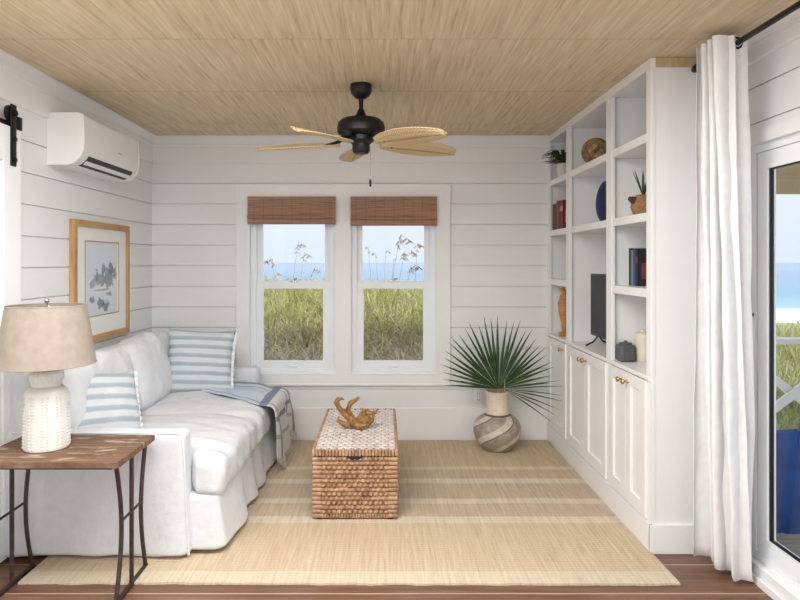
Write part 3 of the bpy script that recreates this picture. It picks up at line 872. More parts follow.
MB().soft(-1.74, -.815, SY0+.05, SY1-.04, .016, .30, .03, 26, skirtf).build('skirt', SLIP, sf)
def seatf(y0, y1, near, seed):
    w = wr(.013, 6.5, (.7, 1.9, 1), seed)
    def f(p, n):
        t = smooth(-.965, -.92, p.x)
        u = (p.y-y0)/(y1-y0)
        if near: p = p+Vector((0, -.07*t*(1-u), 0))
        else: p = p+Vector((0, .10*t*u, 0))
        crown = .03*sin(PI*clamp(u))*sin(PI*clamp((p.x+1.74)/.96))
        if n.z > .3: p.z += crown
        # soft rounded nose at the front, a bit lower
        if p.x > -1.0: p.z -= .02*smooth(-.98, -.79, p.x)
        return w(p, n)
    return f
SM = 3.885
MB().soft(-1.73, -.79, SY0+.115, SM, .292, .488, .055, 22, seatf(SY0+.115, SM, True, 2)).build('seat_cushion', SLIP, sf)
MB().soft(-1.73, -.785, SM+.002, SY1-.17, .292, .488, .055, 22, seatf(SM, SY1-.17, False, 9)).build('seat_cushion', SLIP, sf)
def backcush(y0, y1, h, seed, tilt, yaw=0, xo=0):
    w = wr(.018, 5.0, (1, 1.2, .8), seed)
    hw = (y1-y0)/2
    def f(p, n):
        u = p.y/hw; v = p.z/h
        p.x *= 1+.25*(1-u*u)*(1-(2*v-1)**2)
        p.z -= .035*u*u*v*v
        p.y *= 1-.05*v*v
        return w(p, n)
    M = Matrix.Translation((-1.605+xo, (y0+y1)/2, .478)) @ Matrix.Rotation(yaw, 4, 'Z') @ Matrix.Rotation(-tilt, 4, 'Y')
    return MB().soft(-.095, .095, -hw, hw, 0, h, .075, 18, f).build('back_cushion', SLIP, sf, M=M)
backcush(3.09, 3.86, .46, 4, .22, 0, .035)
backcush(3.88, 4.66, .47, 11, .25, 0, .03)

def pillow(name, label, w, h, t, M, ruffle=True):
    mb = MB()
    n = 26
    def prof(u, v, s):
        e = clamp((1-abs(u)**2.6)*(1-abs(v)**2.6))**.5
        px = u*w/2*(1-.07*(1-v*v)); pz = v*h/2*(1-.07*(1-u*u))
        return Vector((px+.006*noise.noise(Vector((u*3, v*3, 7))), s*t/2*e+s*.006*fbm(Vector((u*2.5, v*2.5, s))), pz))
    for s in (-1, 1):
        mb.grid(lambda a, b: prof(2*a-1, 2*b-1, s), n, n, uv=False)
    bmesh.ops.remove_doubles(mb.bm, verts=mb.bm.verts, dist=.0015)
    ob = mb.build(name, PILLOW, origin=(0, 0, 0)); ob.matrix_world = M
    tag(ob, label, 'pillow', 'striped pillows on the sofa')
    if ruffle:
        for sgn in (1,):
            def rf(a, b):
                v = 2*a-1
                x = sgn*(w/2*(1-.07*(1-v*v))-.004+b*.022)
                return Vector((x, .007*b*sin(v*38), v*h/2*.98+.004*b*cos(v*38)))
            m2 = MB().grid(rf, 90, 2, uv=False); m2.thick(.003)
            r_ = m2.build('ruffle', RUFF, None, origin=(0, 0, 0)); r_.parent = ob
    return ob
MP = Matrix.Translation((-1.33, 4.46, .715)) @ Matrix.Rotation(math.radians(14), 4, 'Z') @ Matrix.Rotation(math.radians(4), 4, 'Y') @ Matrix.Rotation(math.radians(-15), 4, 'X')
pillow('striped_pillow', 'pale blue striped pillow leaning on the far sofa arm under the window', .47, .47, .16, MP)
MN = Matrix.Translation((-1.49, 3.30, .66)) @ Matrix.Rotation(math.radians(55), 4, 'Z') @ Matrix.Rotation(math.radians(8), 4, 'Y') @ Matrix.Rotation(math.radians(-24), 4, 'X')
pillow('striped_pillow', 'pale blue striped pillow at the near sofa arm behind the lamp', .40, .40, .16, MN)

# throw blanket draped over the far front corner of the seat
def throwf(u, v):
    """u 0 = far edge (arm side) .. 1 = near edge; v 0 = back of seat .. 1 = hanging end"""
    top = .60
    zs = .512
    if v < top:
        t = v/top; x = lerp(-1.42, -.80, t); yn = lerp(4.50, 4.06, t**.8)
        yf = lerp(4.625, 4.645, t)
        y = lerp(yf, yn, u)
        z = zs+.012*sin(PI*t)*1+.010*fbm(Vector((x*7, y*9, 3)), 2)+.008*sin(u*9+t*3)
        z += .012*(1-t)
        z -= .014*smooth(.75, 1, t)
        return Vector((x, y, z))
    t = (v-top)/(1-top)
    yn = lerp(4.06, 4.14, t); yf = lerp(4.645, 4.74, t); y = lerp(yf, yn, u)
    zb = lerp(.135, .09, u)+.05*sin(u*7)
    a = clamp(t/.16); 
    z0 = zs-.016
    if t < .16: x = -.80+.05*sin(a*PI/2); z = z0-.05*(1-cos(a*PI/2))
    else: x = -.75; z = lerp(z0-.05, zb, (t-.16)/.84)
    fold = .02*sin(u*15+t*1.5)*smooth(.05, .6, t)
    x += fold+.028+.02*t
    return Vector((x, y, z))
mb = MB().grid(throwf, 60, 70)
mb.thick(.007)
tb = mb.build('throw_blanket', THROW)
tag(tb, 'blue and beige woven throw draped over the far front corner of the sofa', 'blanket')
mb = MB()
for k in range(70):
    u = (k+.5)/70; p = throwf(u, 1.0); l = random.uniform(.035, .06)
    mb.tube([p+Vector((-.003, 0, .004)), p+Vector((random.uniform(-.006, .006), random.uniform(-.006, .006), -l*.6)), p+Vector((random.uniform(-.01, .01), random.uniform(-.01, .01), -l))], [.003, .0025, .001], 5)
FRNG = linen('beige throw fringe', (206, 198, 186), (186, 178, 168))
fr = mb.build('fringe', FRNG, tb); fr.data.materials[0] = FRNG

# ------------------------------------------------------------------ side table
st_ = thing('side_table', 'plank-topped side table with bowed iron legs beside the sofa', 'table', (-1.385, 2.74, 0))
TX0, TX1, TY0, TY1 = -1.70, -1.085, 2.52, 2.925
TZ = .62
mb = MB()
npl = 4
for k in range(npl):
    a = lerp(TY0, TY1, k/npl); b = lerp(TY0, TY1, (k+1)/npl)
    mb.box(TX0, TX1, a+.0008, b-.0008, TZ-.028, TZ-.0015*(k % 2), .003)
mb.build('tabletop', TABLE, st_, smoothed=False)
fx = (-1.652, -1.122); fy0, fy1 = 2.585, 2.92
fy1 = 2.905
for x in fx:
    for y, sg in ((fy0, 1), (fy1, -1)):
        pts = []
        for i in range(17):
            t = i/16; pts.append((x, y+sg*.055*sin(PI*t)**1.0-.012*sg*0, lerp(.012, TZ-.03, t)))
        MB().tube(pts, .0095, 10).build('leg', IRON, st_)
    MB().tube([(x, (fy0+fy1)/2, .012), (x, (fy0+fy1)/2, TZ-.03)], .0095, 10).build('upright', IRON, st_)
    MB().tube([(x, fy0+.055, .33), (x, fy1-.055, .33)], .006, 8).build('crossbar', IRON, st_)
    MB().bar((x, fy0-.012, .009), (x, fy1+.012, .009), .018, .017, .002).build('foot_bar', IRON, st_)
    MB().bar((x, fy0-.012, TZ-.034), (x, fy1+.012, TZ-.034), .02, .010, .002).build('top_bar', IRON, st_)
for y in (TY0+.03, fy1): MB().bar((fx[0], y, TZ-.034), (fx[1], y, TZ-.034), .012, .01).build('apron_bar', IRON, st_)

# ------------------------------------------------------------------ table lamp
LX, LY = -1.484, 2.72
lp = thing('table_lamp', 'white ceramic table lamp with tan linen shade on the side table', 'lamp', (LX, LY, TZ))
prof = [(0, 0), (.086, 0), (.091, .005), (.092, .02), (.090, .14), (.087, .235), (.083, .252), (.070, .264), (.060, .270), (.0, .270)]
mb = MB().lathe(prof, (LX, LY, TZ), 64)
for k in range(30):
    a = 2*PI*k/30
    if k % 3 == 2: continue
    for j in range(17):
        z = .016+j*.0135; r = lerp(.0915, .0875, z/.235)
        mb.sphere((LX+r*cos(a), LY+r*sin(a), TZ+z), .0058, (1, 1, .8), 6, 4)
mb.build('base', CERAM, lp)
mb = MB().lathe([(.055, .268), (.060, .276), (.063, .29), (.063, .292)], (LX, LY, TZ), 48)
mb.lathe([(.060, .290), (.066, .297), (.068, .315), (.066, .330), (.058, .338), (.0, .340)], (LX, LY, TZ), 96, lambda a, r, z: r*(1+.035*sin(a*20)))
mb.build('collar', CERAM, lp)
MB().tube([(LX, LY, TZ+.338), (LX, LY, TZ+.40)], .012, 12).tube([(LX, LY, TZ+.40), (LX, LY, TZ+.44)], .018, 14).build('socket', STEEL, lp)
hp = []
for i in range(21):
    t = PI*i/20; hp.append((LX+.062*sin(t)*(1 if i else 1)*0+.06*cos(t)*1.0, LY, TZ+.36+.262*sin(t)))
MB().tube(hp, .003, 6).build('harp', STEEL, lp)
MB().tube([(LX, LY, TZ+.62), (LX, LY, TZ+.636)], .005, 8).sphere((LX, LY, TZ+.643), .011).build('finial', STEEL, lp)
zb, zt_ = TZ+.366, TZ+.622
mb = MB().lathe([(.199, zb), (.160, zt_), (.157, zt_), (.1965, zb), (.199, zb)], (LX, LY, 0), 72)
sh = mb.build('shade', SHADE, lp)
MB().torus((LX, LY, zb+.001), .198, .003, 'Z', 64, 8).build('bottom_trim', SHADE, lp)
MB().torus((LX, LY, zt_), .159, .003, 'Z', 64, 8).build('top_trim', SHADE, lp)
mb = MB()
for k in range(3):
    a = 2*PI*k/3; mb.tube([(LX, LY, zt_-.004), (LX+.158*cos(a), LY+.158*sin(a), zt_-.006)], .0022, 6)
mb.build('spider', STEEL, lp)

# ------------------------------------------------------------------ wicker trunk
tr = thing('wicker_trunk', 'brown woven wicker storage trunk on the rug before the windows', 'trunk', (-.166, 3.9, rugz))
KX0, KX1, KY0, KY1, KZ0, KZ1 = -.398, .066, 3.425, 4.37, rugz+.009, .402
def weave(mb, p0, du, dv, nn, nu, nv, amp, res=7, basket=True):
    """displaced woven panel: p0 corner, du/dv edge vectors, nn outward normal, nu x nv strands"""
    p0 = Vector(p0); du = Vector(du); dv = Vector(dv); nn = Vector(nn)
    def f(a, b):
        U = a*nu; V = b*nv
        iv = math.floor(V-1e-6); off = .5 if iv % 2 else 0
        h = abs(sin(PI*V))**.7*(.12+.88*abs(sin(PI*(U+off)))**.8)
        jit = .25*noise.noise(Vector((math.floor(U+off)*3.3, iv*5.1, nu)))
        h = h*(1+jit)
        e = min(a, 1-a, b, 1-b)
        h *= smooth(0, .012, e)
        return p0+du*a+dv*b+nn*amp*h
    mb.grid(f, int(nu*res), int(nv*res), uv=False)
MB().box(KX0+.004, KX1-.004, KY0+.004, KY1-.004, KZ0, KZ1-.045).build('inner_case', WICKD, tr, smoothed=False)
lidz = KZ1-.045
mb = MB(); bw = .045
weave(mb, (KX0+bw, KY0+.003, KZ0+.02), (KX1-KX0-2*bw, 0, 0), (0, 0, lidz-KZ0-.02), (0, -1, 0), 13, 13, .017)
weave(mb, (KX1-.003, KY0+bw, KZ0+.02), (0, KY1-KY0-2*bw, 0), (0, 0, lidz-KZ0-.02), (1, 0, 0), 28, 13, .017, 5)
weave(mb, (KX0+.003, KY0+bw, KZ0+.02), (0, KY1-KY0-2*bw, 0), (0, 0, lidz-KZ0-.02), (-1, 0, 0), 26, 13, .012, 5)
weave(mb, (KX0+bw, KY1-.003, KZ0+.02), (KX1-KX0-2*bw, 0, 0), (0, 0, lidz-KZ0-.02), (0, 1, 0), 12, 13, .012, 4)
mb.build('woven_sides', WICK, tr, smoothed=60)
for x in (KX0, KX1-bw):
    for y in (KY0, KY1-bw):
        mb = MB(); n = 14
        for k in range(n):
            z0 = lerp(KZ0, lidz, k/n); z1 = lerp(KZ0, lidz, (k+1)/n)
            j = random.uniform(-.002, .002)
            mb.soft(x-.006+j, x+bw+.006+j, y-.010, y+bw+.010, z0+.0006, z1-.0006, .009, 2, None, 2)
        mb.build('corner_post', WICK, tr)
nb = 30
for y in (KY0-.006, KY1-.012):
    mb = MB()
    for k in range(nb):
        x0 = lerp(KX0, KX1, k/nb); x1 = lerp(KX0, KX1, (k+1)/nb)
        mb.soft(x0+.0005, x1-.0005, y, y+.018, KZ0-.004, KZ0+.022, .006, 2, None, 2)
    mb.build('bottom_rim', WICK, tr)
for x in (KX0+.02, KX1-.05):
    for y in (KY0+.0, KY1-.04): MB().box(x, x+.03, y, y+.03, rugz+.0005, KZ0, .002).build('foot', WICKD, tr, smoothed=False)
# lid
mb = MB().box(KX0+.002, KX1-.002, KY0+.002, KY1-.002, lidz+.006, KZ1-.010)
ld = mb.build('lid', WICKD, tr, smoothed=False)
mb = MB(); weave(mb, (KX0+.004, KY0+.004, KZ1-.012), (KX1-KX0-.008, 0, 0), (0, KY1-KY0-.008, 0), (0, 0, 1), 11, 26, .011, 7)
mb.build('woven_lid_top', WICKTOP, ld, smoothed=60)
mb = MB(); nb = 26
for k in range(nb):
    x0 = lerp(KX0-.006, KX1+.006, k/nb); x1 = lerp(KX0-.006, KX1+.006, (k+1)/nb)
    for y in (KY0-.012, KY1-.008): mb.soft(x0+.0005, x1-.0005, y, y+.02, lidz+.003, KZ1-.001, .008, 2, None, 2)
nb = 52
for k in range(nb):
    y0 = lerp(KY0, KY1, k/nb); y1 = lerp(KY0, KY1, (k+1)/nb)
    for x in (KX0-.008, KX1-.012): mb.soft(x, x+.02, y0+.0005, y1-.0005, lidz+.003, KZ1-.001, .008, 2, None, 2)
mb.build('lid_rim', WICK, ld)
pts = [(-.5, 0), (.5, 0), (.42, -.2), (.25, -.7), (.1, -.95), (-.1, -.95), (-.25, -.7), (-.42, -.2)]
MB().prism([(-.166+a*.10, lidz+.006+b*.022) for a, b in pts], KY0-.0135, KY0+.002, 'Y').build('handhold', WICKD, tr, smoothed=False)

# driftwood ornament on the trunk
dw = MB()
c = Vector((-.185, 3.86, KZ1))
def branch(pts, r): dw.tube([c+Vector(p) for p in pts], r, 9)
branch([(-.03, 0, .018), (.02, .0, .022), (.07, -.01, .03), (.105, -.02, .05), (.118, -.02, .085), (.108, -.02, .10)], [.02, .027, .024, .017, .011, .005])
branch([(.02, 0, .03), (-.03, .0, .05), (-.065, .0, .085), (-.10, .0, .12), (-.118, .005, .155), (-.108, .005, .175), (-.085, .0, .182), (-.07, 0, .172)], [.022, .022, .019, .017, .015, .013, .009, .004])
branch([(-.06, 0, .08), (-.085, -.01, .10), (-.09, -.015, .125)], [.014, .012, .004])
branch([(.0, .01, .03), (-.03, .02, .07), (-.05, .02, .11), (-.03, .01, .15), (.005, .0, .175), (.02, 0, .19), (.01, 0, .2)], [.02, .019, .016, .014, .013, .01, .004])
branch([(-.04, -.02, .02), (-.075, -.03, .03), (-.105, -.04, .055), (-.10, -.04, .075)], [.02, .017, .011, .005])
branch([(.03, 0, .04), (.05, .01, .085), (.075, .01, .095), (.10, .0, .088), (.13, -.01, .10), (.14, -.01, .12)], [.026, .022, .018, .013, .011, .004])
branch([(.05, 0, .05), (.055, -.02, .10), (.045, -.02, .125)], [.02, .015, .005])
branch([(.0, -.02, .03), (.03, -.05, .02), (.07, -.06, .03)], [.024, .02, .008])
dw.sphere(c+Vector((.045, -.015, .045)), .032, (1.1, .9, 1), 16, 12)
dw.sphere(c+Vector((.0, -.02, .036)), .026, (1.2, .9, .9), 14, 10)
dw.sphere(c+Vector((.075, -.02, .06)), .022, (1, 1, 1.1), 12, 9)
for v in dw.bm.verts:
    q = v.co-c; v.co += (v.co-(c+Vector((0, 0, .05)))).normalized()*.010*fbm(q*34, 3); v.co.z = max(v.co.z, KZ1+.001)
DRIFT = woodmat('golden driftwood', (96, 62, 30), (156, 114, 64), (200, 160, 104), (30, 30, 30), .45, .5)
d_ = dw.build('driftwood_ornament', DRIFT)
tag(d_, 'knotty golden driftwood ornament standing on the wicker trunk', 'ornament')

# ------------------------------------------------------------------ vase + palm fans
VX, VY = .852, 4.71
vz = rugz
vs = MB().lathe([(0, 0), (.088, 0), (.10, .004), (.135, .04), (.165, .085), (.180, .135), (.176, .185), (.152, .228), (.115, .255), (.090, .266), (.087, .276), (.082, .34), (.080, .39), (.084, .425), (.092, .436), (.093, .443), (.086, .444), (.074, .42), (.07, .34), (.08, .26), (0, .24)], (VX, VY, vz), 64)
v_ = vs.build('floor_vase', VASE); tag(v_, 'round taupe swirled floor vase with cream neck in the corner', 'vase')

def fan(name, label, hub, R, a0, a1, n, tilt, yaw, droop, wmul=1, stemfrom=None):
    t = thing(name, label, 'plant', hub, 'palm leaves in the floor vase')
    M = Matrix.Translation(hub) @ Matrix.Rotation(yaw, 4, 'Z') @ Matrix.Rotation(tilt, 4, 'X')
    mb = MB()
    rd = random.Random(n)
    for k in range(n):
        a = math.radians(lerp(a0, a1, (k+.5)/n)+rd.uniform(-1.0, 1.0))
        L = R*(.76+.26*sin(PI*clamp(.5+((a-PI/2)/PI if a1 > 90 else 0))))*rd.uniform(.94, 1.05)
        da = math.radians((a1-a0)/n)
        pts = []
        m = 9
        for i in range(m+1):
            s = i/m; r = L*s
            dp = -droop*s*s*(1+.5*rd.random()*0)
            d = Vector((cos(a), 0, sin(a)))
            side = Vector((-sin(a), 0, cos(a)))
            wd = r*math.tan(da/2)*.98 if s < .42 else L*.42*math.tan(da/2)*(1-((s-.42)/.58)**1.4)*.95+.0006
            wd *= wmul
            fo = .55*wd
            wave = rd.uniform(-.004, .004)*s
            base = d*r+Vector((0, wave+droop*.4*s*s*sin(a*3), dp*(1 if sin(a) < .5 else .35)))
            A = mb.bm.verts.new(M @ (base-side*wd+Vector((0, fo, 0)))); B = mb.bm.verts.new(M @ (base+Vector((0, -fo*.6, 0)))); D = mb.bm.verts.new(M @ (base+side*wd+Vector((0, fo, 0))))
            pts.append((A, B, D))
        for p, q in zip(pts, pts[1:]):
            mb.face([p[0], p[1], q[1], q[0]]); mb.face([p[1], p[2], q[2], q[1]])
    mb.build('fronds', PALM, t, smoothed=20)
    h = Vector(hub)
    s0 = Vector(stemfrom)
    MB().tube([s0, s0.lerp(h, .5)+Vector((0, 0, .01)), h+Vector((0, .006, -.004)), h+(M.to_3x3() @ Vector((0, .012, .07)))], [.008, .007, .008, .004], 8).build('stalk', PALMDRY, t)
    return t
fan('palm_leaf', 'large dark green fan palm leaf standing in the floor vase', (VX+.004, VY-.03, vz+.462), .53, 6, 176, 28, math.radians(-8), math.radians(4), .02, 1, (VX, VY, vz+.26))
fan('palm_leaf', 'small palm leaf drooping right from the floor vase mouth', (VX+.05, VY-.04, vz+.458), .43, -34, 20, 7, math.radians(4), math.radians(-10), .03, .42, (VX+.02, VY-.02, vz+.28))

# ------------------------------------------------------------------ ceiling fan
FX, FY = -.136, 3.52
BZ = 2.092
cf = thing('ceiling_fan', 'black ceiling fan with five tan leaf-shaped blades', 'ceiling fan', (FX, FY, H))
MB().lathe([(0, H-.001), (.061, H-.001), (.062, H-.03), (.058, H-.048), (.046, H-.066), (.03, H-.078), (.018, H-.084), (0, H-.084)], (FX, FY, 0), 40).build('canopy', BLACK, cf)
MB().tube([(FX, FY, H-.08), (FX, FY, 2.285)], .0125, 16).build('downrod', BLACK, cf)
MB().lathe([(0, 2.30), (.018, 2.298), (.024, 2.28), (.034, 2.262), (.06, 2.25), (.11, 2.24), (.130, 2.222), (.136, 2.195), (.134, 2.165), (.115, 2.15), (.07, 2.145), (0, 2.144)], (FX, FY, 0), 56).build('motor_housing', BLACK, cf)
MB().lathe([(0, 2.146), (.075, 2.145), (.075, 2.12), (.06, 2.108), (.05, 2.10), (.048, 2.058), (.04, 2.048), (0, 2.046)], (FX, FY, 0), 40).build('switch_housing', BLACK, cf)
def blademat():
    m = N('woven palm fan blade', (200, 172, 124), .6, spec=.3)
    v = m.co('Generated')
    tc = m.n.new('ShaderNodeTexCoord'); x, y, z = m.sep(tc.outputs['UV'])
    rib = m.math('ABSOLUTE', m.math('SUBTRACT', y, .5))
    t = m.math('SUBTRACT', m.math('MULTIPLY', x, 26), m.math('MULTIPLY', rib, 16))
    s = m.math('ABSOLUTE', m.math('SINE', m.math('MULTIPLY', t, PI)))
    c = m.ramp(s, [(0, (166, 136, 92)), (.35, (208, 182, 136)), (1, (222, 200, 158))])
    mid = m.math('LESS_THAN', rib, .03)
    c = m.mix(m.math('MULTIPLY', mid, .6), c, (150, 116, 72))
    m.col(c); m.bump(s, .35, .004); return m.m
BLADE = blademat()
def make_blade(ang):
    L0, L1 = .125, .625
    pitch = math.radians(14)
    mb = MB()
    def f(u, v):
        r = lerp(L0, L1, u)
        w = .104*(sin(PI*clamp(u*.93+.045))**.55)*(.86+.22*u) if 0 < u < 1 else .012
        w = max(w, .012)
        y = (2*v-1)*w
        z = -.012*(1-(2*v-1)**2)*1+.003*sin(v*PI*10)
        return Vector((r, y*cos(pitch)+0, -y*sin(pitch)*1+z-.012*u*u))
    mb.grid(f, 40, 20); mb.thick(.005)
    # clockwise side (-y) is the high side
    M = Matrix.Translation((FX, FY, BZ+.012)) @ Matrix.Rotation(math.radians(2), 4, 'X') @ Matrix.Rotation(math.radians(ang), 4, 'Z')
    bl = mb.build('blade', BLADE, cf, M=M)
    ir = MB()
    ir.tube([(.05, 0, .045), (.10, 0, .03), (.14, 0, .012), (.20, 0, -.006)], [.010, .011, .010, .008], 8)
    ir.tube([(.12, .0, .018), (.16, .03, .002), (.21, .032, -.012)], [.008, .007, .005], 8)
    ir.tube([(.12, .0, .018), (.16, -.03, .014), (.21, -.032, .006)], [.008, .007, .005], 8)
    ir.build('blade_iron', BLACK, bl, M=M)
for k in range(5): make_blade(26+72*k)
mb = MB().tube([(FX+.048, FY-.01, 2.07), (FX+.052, FY-.012, 2.06), (FX+.053, FY-.012, 1.90)], .0016, 6)
ch = mb.build('pull_chain', STEEL, cf)
MB().lathe([(0, 0), (.006, .002), (.007, .03), (.004, .044), (0, .045)], (FX+.053, FY-.012, 1.858), 12).build('pull_knob', BLACK, ch)

# ------------------------------------------------------------------ curtain rod + curtain
RXC, RZC = 1.515, 2.375
rd_ = thing('curtain_rod', 'dark bronze curtain rod over the sliding door', 'curtain rod', (RXC, 2.0, RZC))
MB().tube([(RXC, .55, RZC), (RXC, 3.0, RZC)], .0125, 16).build('rod', BLACK, rd_)
MB().tube([(RXC, 2.995, RZC), (RXC, 3.005, RZC), (RXC, 3.012, RZC), (RXC, 3.034, RZC)], [.0125, .014, .02, .017], 16).build('finial', BLACK, rd_)
for y in (.7, 2.93):
    MB().box(XR-.012, XR-.0005, y-.018, y+.018, RZC-.05, RZC+.03, .002).bar((XR-.006, y, RZC-.02), (RXC, y, RZC-.018), .012, .01).torus((RXC, y, RZC), .0165, .0035, 'Y', 20, 8).build('bracket', BLACK, rd_)
ct = thing('curtain', 'white linen grommet curtain gathered beside the bookcase end panel', 'curtain', (1.53, 2.82, 0))
NW = 3.25
def curt(u, v):
    z = lerp(.03+.012*sin(u*5), 2.398, v)
    k = 1-v
    y = lerp(lerp(2.95, 2.79, v**.5), lerp(2.75, 2.635, v**.5), u)
    ph = 2*PI*NW*u+PI
    amp = lerp(.060, .080, v)*(1+.22*sin(u*9+1)*k)
    x = lerp(1.558, 1.484, v**.4)+amp*cos(ph)+.075*k*(u-.2)+.012*k*sin(u*7+z*1.1)
    y += .016*sin(2*ph)+.010*k*sin(z*2.3+u*11)
    x += .007*fbm(Vector((u*8, z*2.0, 4)), 3); y += .006*fbm(Vector((u*10, z*4, 9)), 2)
    return Vector((x, y, z))
mb = MB().grid(curt, 150, 90); mb.thick(.0025)
mb.build('cloth', CURT, ct)
us = [i/400 for i in range(401)]
for a, b in zip(us, us[1:]):
    p, q = curt(a, .99), curt(b, .99)
    if (p.x-RXC)*(q.x-RXC) <= 0:
        MB().torus((RXC, (p.y+q.y)/2, RZC), .022, .006, 'Y', 24, 8).build('grommet', BLACK, ct)

# ------------------------------------------------------------------ sliding glass door
sd = sempty('door_2', (XR+.05, 1.9, 0), 'white framed sliding glass door onto the porch')
mb = MB(); slab(mb, DY0-.09, DY1+.05, [(DY0, DY1, -.1, DZ1)], XR-.02, XR, 'Y', 0, DZ1+.06)
mb.build('casing', TRIM, sd, smoothed=False)
mb = MB(); slab(mb, DY0, DY1, [(DY0+.045, DY1-.05, DZ0+.012, DZ1-.035)], XR+.005, XR+.07, 'Y', 0, DZ1)
mb.build('frame', VINYL, sd, smoothed=False)
mid = 1.86
for (a, b, x) in ((mid-.04, DY1-.052, XR+.012), (DY0+.047, mid+.04, XR+.055)):
    mb = MB(); slab(mb, a, b, [(a+.075, b-.068, .19, 1.85)], x, x+.042, 'Y', DZ0+.014, DZ1-.037)
    s_ = mb.build('sash', VINYL, sd, smoothed=False)
    mb = MB(); slab(mb, a+.075, b-.068, [(a+.079, b-.0725, .1945, 1.8455)], x+.012, x+.030, 'Y', .19, 1.85)
    mb.build('gasket', BLACK, s_, smoothed=False)
    MB().box(x+.018, x+.023, a+.078, b-.072, .192, 1.848).build('pane', GLASS, s_, smoothed=False)
MB().box(XR-.045, XR+.004, DY0-.09, DY1+.16, .0, .035, .003).box(XR-.03, XR+.004, DY0-.09, DY1+.05, .035, DZ0-.02, .003).build('sill', TRIM, sd, smoothed=False)
MB().box(XR+.002, XR+.021, mid+.0, mid+.03, .95, 1.15, .005).build('handle', VINYL, sd)
MB().tube([(XR+.004, DY1-.03, 1.19), (XR-.004, DY1-.03, 1.19)], .008, 10).build('screw_cap', SLOT, sd)

# ------------------------------------------------------------------ outside: porch
DZ = -.15
DECK = woodmat('weathered deck boards', (150, 136, 118), (182, 168, 148), (206, 194, 176), (3, 30, 10), .8)
mb = MB()
k = 0
y = -1.0
while y < 5.1:
    mb.box(XR+.095, 7.5, y, y+.136, DZ-.04, DZ); y += .142
struct(mb.build('floor_porch', DECK, smoothed=False), 'weathered porch deck outside the sliding door')
TANC = simple('tan porch ceiling boards', (196, 178, 140), (180, 162, 126), .8, 0, 8)
mb = MB().box(XR+.095, 7.6, -1.0, 5.15, 2.50, 2.56); struct(mb.build('ceiling_porch', TANC, smoothed=False), 'tan porch ceiling')
mb = MB().box(XR+.095, 7.6, 4.94, 5.1, 1.99, 2.50).box(XR+.095, 7.6, 4.925, 4.94, 2.10, 2.125); struct(mb.build('trim_5', TANC, smoothed=False), 'tan porch header beam')
rl = thing('porch_railing', 'white porch railing with crossed X braces at the far end of the deck', 'railing', (4.5, 5.0, DZ))
MB().box(XR+.2, 7.4, 4.94, 5.06, .775, .82, .006).build('top_rail', TRIM, rl)
MB().box(XR+.2, 7.4, 4.97, 5.03, DZ+.08, DZ+.13, .004).build('bottom_rail', TRIM, rl)
xs = [1.94]+[2.72+1.14*k for k in range(5)]
for x in xs: MB().box(x-.045, x+.045, 4.955, 5.045, DZ, .775, .004).build('post', TRIM, rl)
for a, b in zip(xs, xs[1:]):
    MB().bar((a+.045, 4.985, DZ+.13), (b-.045, 4.985, .775), .03, .065).build('brace', TRIM, rl)
    MB().bar((a+.045, 5.016, .775), (b-.045, 5.016, DZ+.13), .03, .065).build('brace', TRIM, rl)

# blue adirondack chair seen through the glass, from behind
ad = thing('adirondack_chair', 'blue slatted adirondack chair on the porch outside the sliding door', 'chair', (2.25, 3.35, DZ))
BLU = simple('royal blue paint', (24, 84, 160), (18, 66, 134), .45, 0, 12)
AM = Matrix.Translation((2.24, 3.27, DZ)) @ Matrix.Scale(1.09, 4) @ Matrix.Rotation(math.radians(-10), 4, 'Z')
# local: chair faces +Y, width along X
def add(name, fn):
    b = MB(); fn(b); return b.build(name, BLU, ad, M=AM)
nsl = 7
for k in range(nsl):
    t = (k-(nsl-1)/2)/((nsl-1)/2)
    hgt = .80-.06*t*t
    add('back_slat', lambda b: b.bar((t*.20, -.16, .20), (t*.29, -.16-.30*hgt/.8, hgt), .094, .018, .004, up=Vector((0, 1, .4))))
for k in range(6):
    yy = -.12+k*.095
    add('seat_slat', lambda b: b.box(-.27, .27, yy, yy+.085, .25+.022*k-.01, .268+.022*k-.01, .003))
for s in (-1, 1):
    add('arm', lambda b: b.bar((s*.33, -.28, .535), (s*.33, .44, .55), .12, .022, .005))
    add('leg', lambda b: b.box(s*.29-.014, s*.29+.014, .34, .44, 0, .54, .003))
    add('rear_leg', lambda b: b.bar((s*.26, .42, .32), (s*.26, -.50, .05), .028, .12, .004, up=Vector((0, 0, 1))))
add('back_rail', lambda b: b.bar((-.34, -.245, .52), (.34, -.245, .52), .03, .07, .003))
add('back_rail', lambda b: b.bar((-.27, -.165, .24), (.27, -.165, .24), .03, .07, .003))

# ------------------------------------------------------------------ outside: dune, sea, plants
def hgt(x, y):
    r = smooth(1.6, 4.5, x)
    bank = .30+.20*(y-6) if y < 8.6 else .82-.35*(y-8.6)*smooth(8.6, 11, y)
    bank += .10*noise.noise(Vector((x*.7, y*.7, 0)))
    low = -.45+.06*(y-7)-.25*max(0, y-12)*.6
    if y < 6: bank = .3
    h = lerp(bank, low+.25*noise.noise(Vector((x*.4, y*.4, 4))), r)
    return max(h, lerp(-2.2, -2.95, smooth(20, 46, y)))
SAND = simple('sandy dune soil', (200, 186, 150), (160, 150, 108), .95, 0, 3, .4)
def groundf(u, v):
    y = 5.4+46*v**2.2; x = lerp(-30, 34, u)
    # denser near the house
    x = lerp(-4, 9, u)*(1+v*5) if True else x
    return Vector((x, y, hgt(x, y)))
mb = MB().grid(groundf, 110, 90, uv=False)
struct(mb.build('ground_dune', SAND), 'sandy dune below the house')
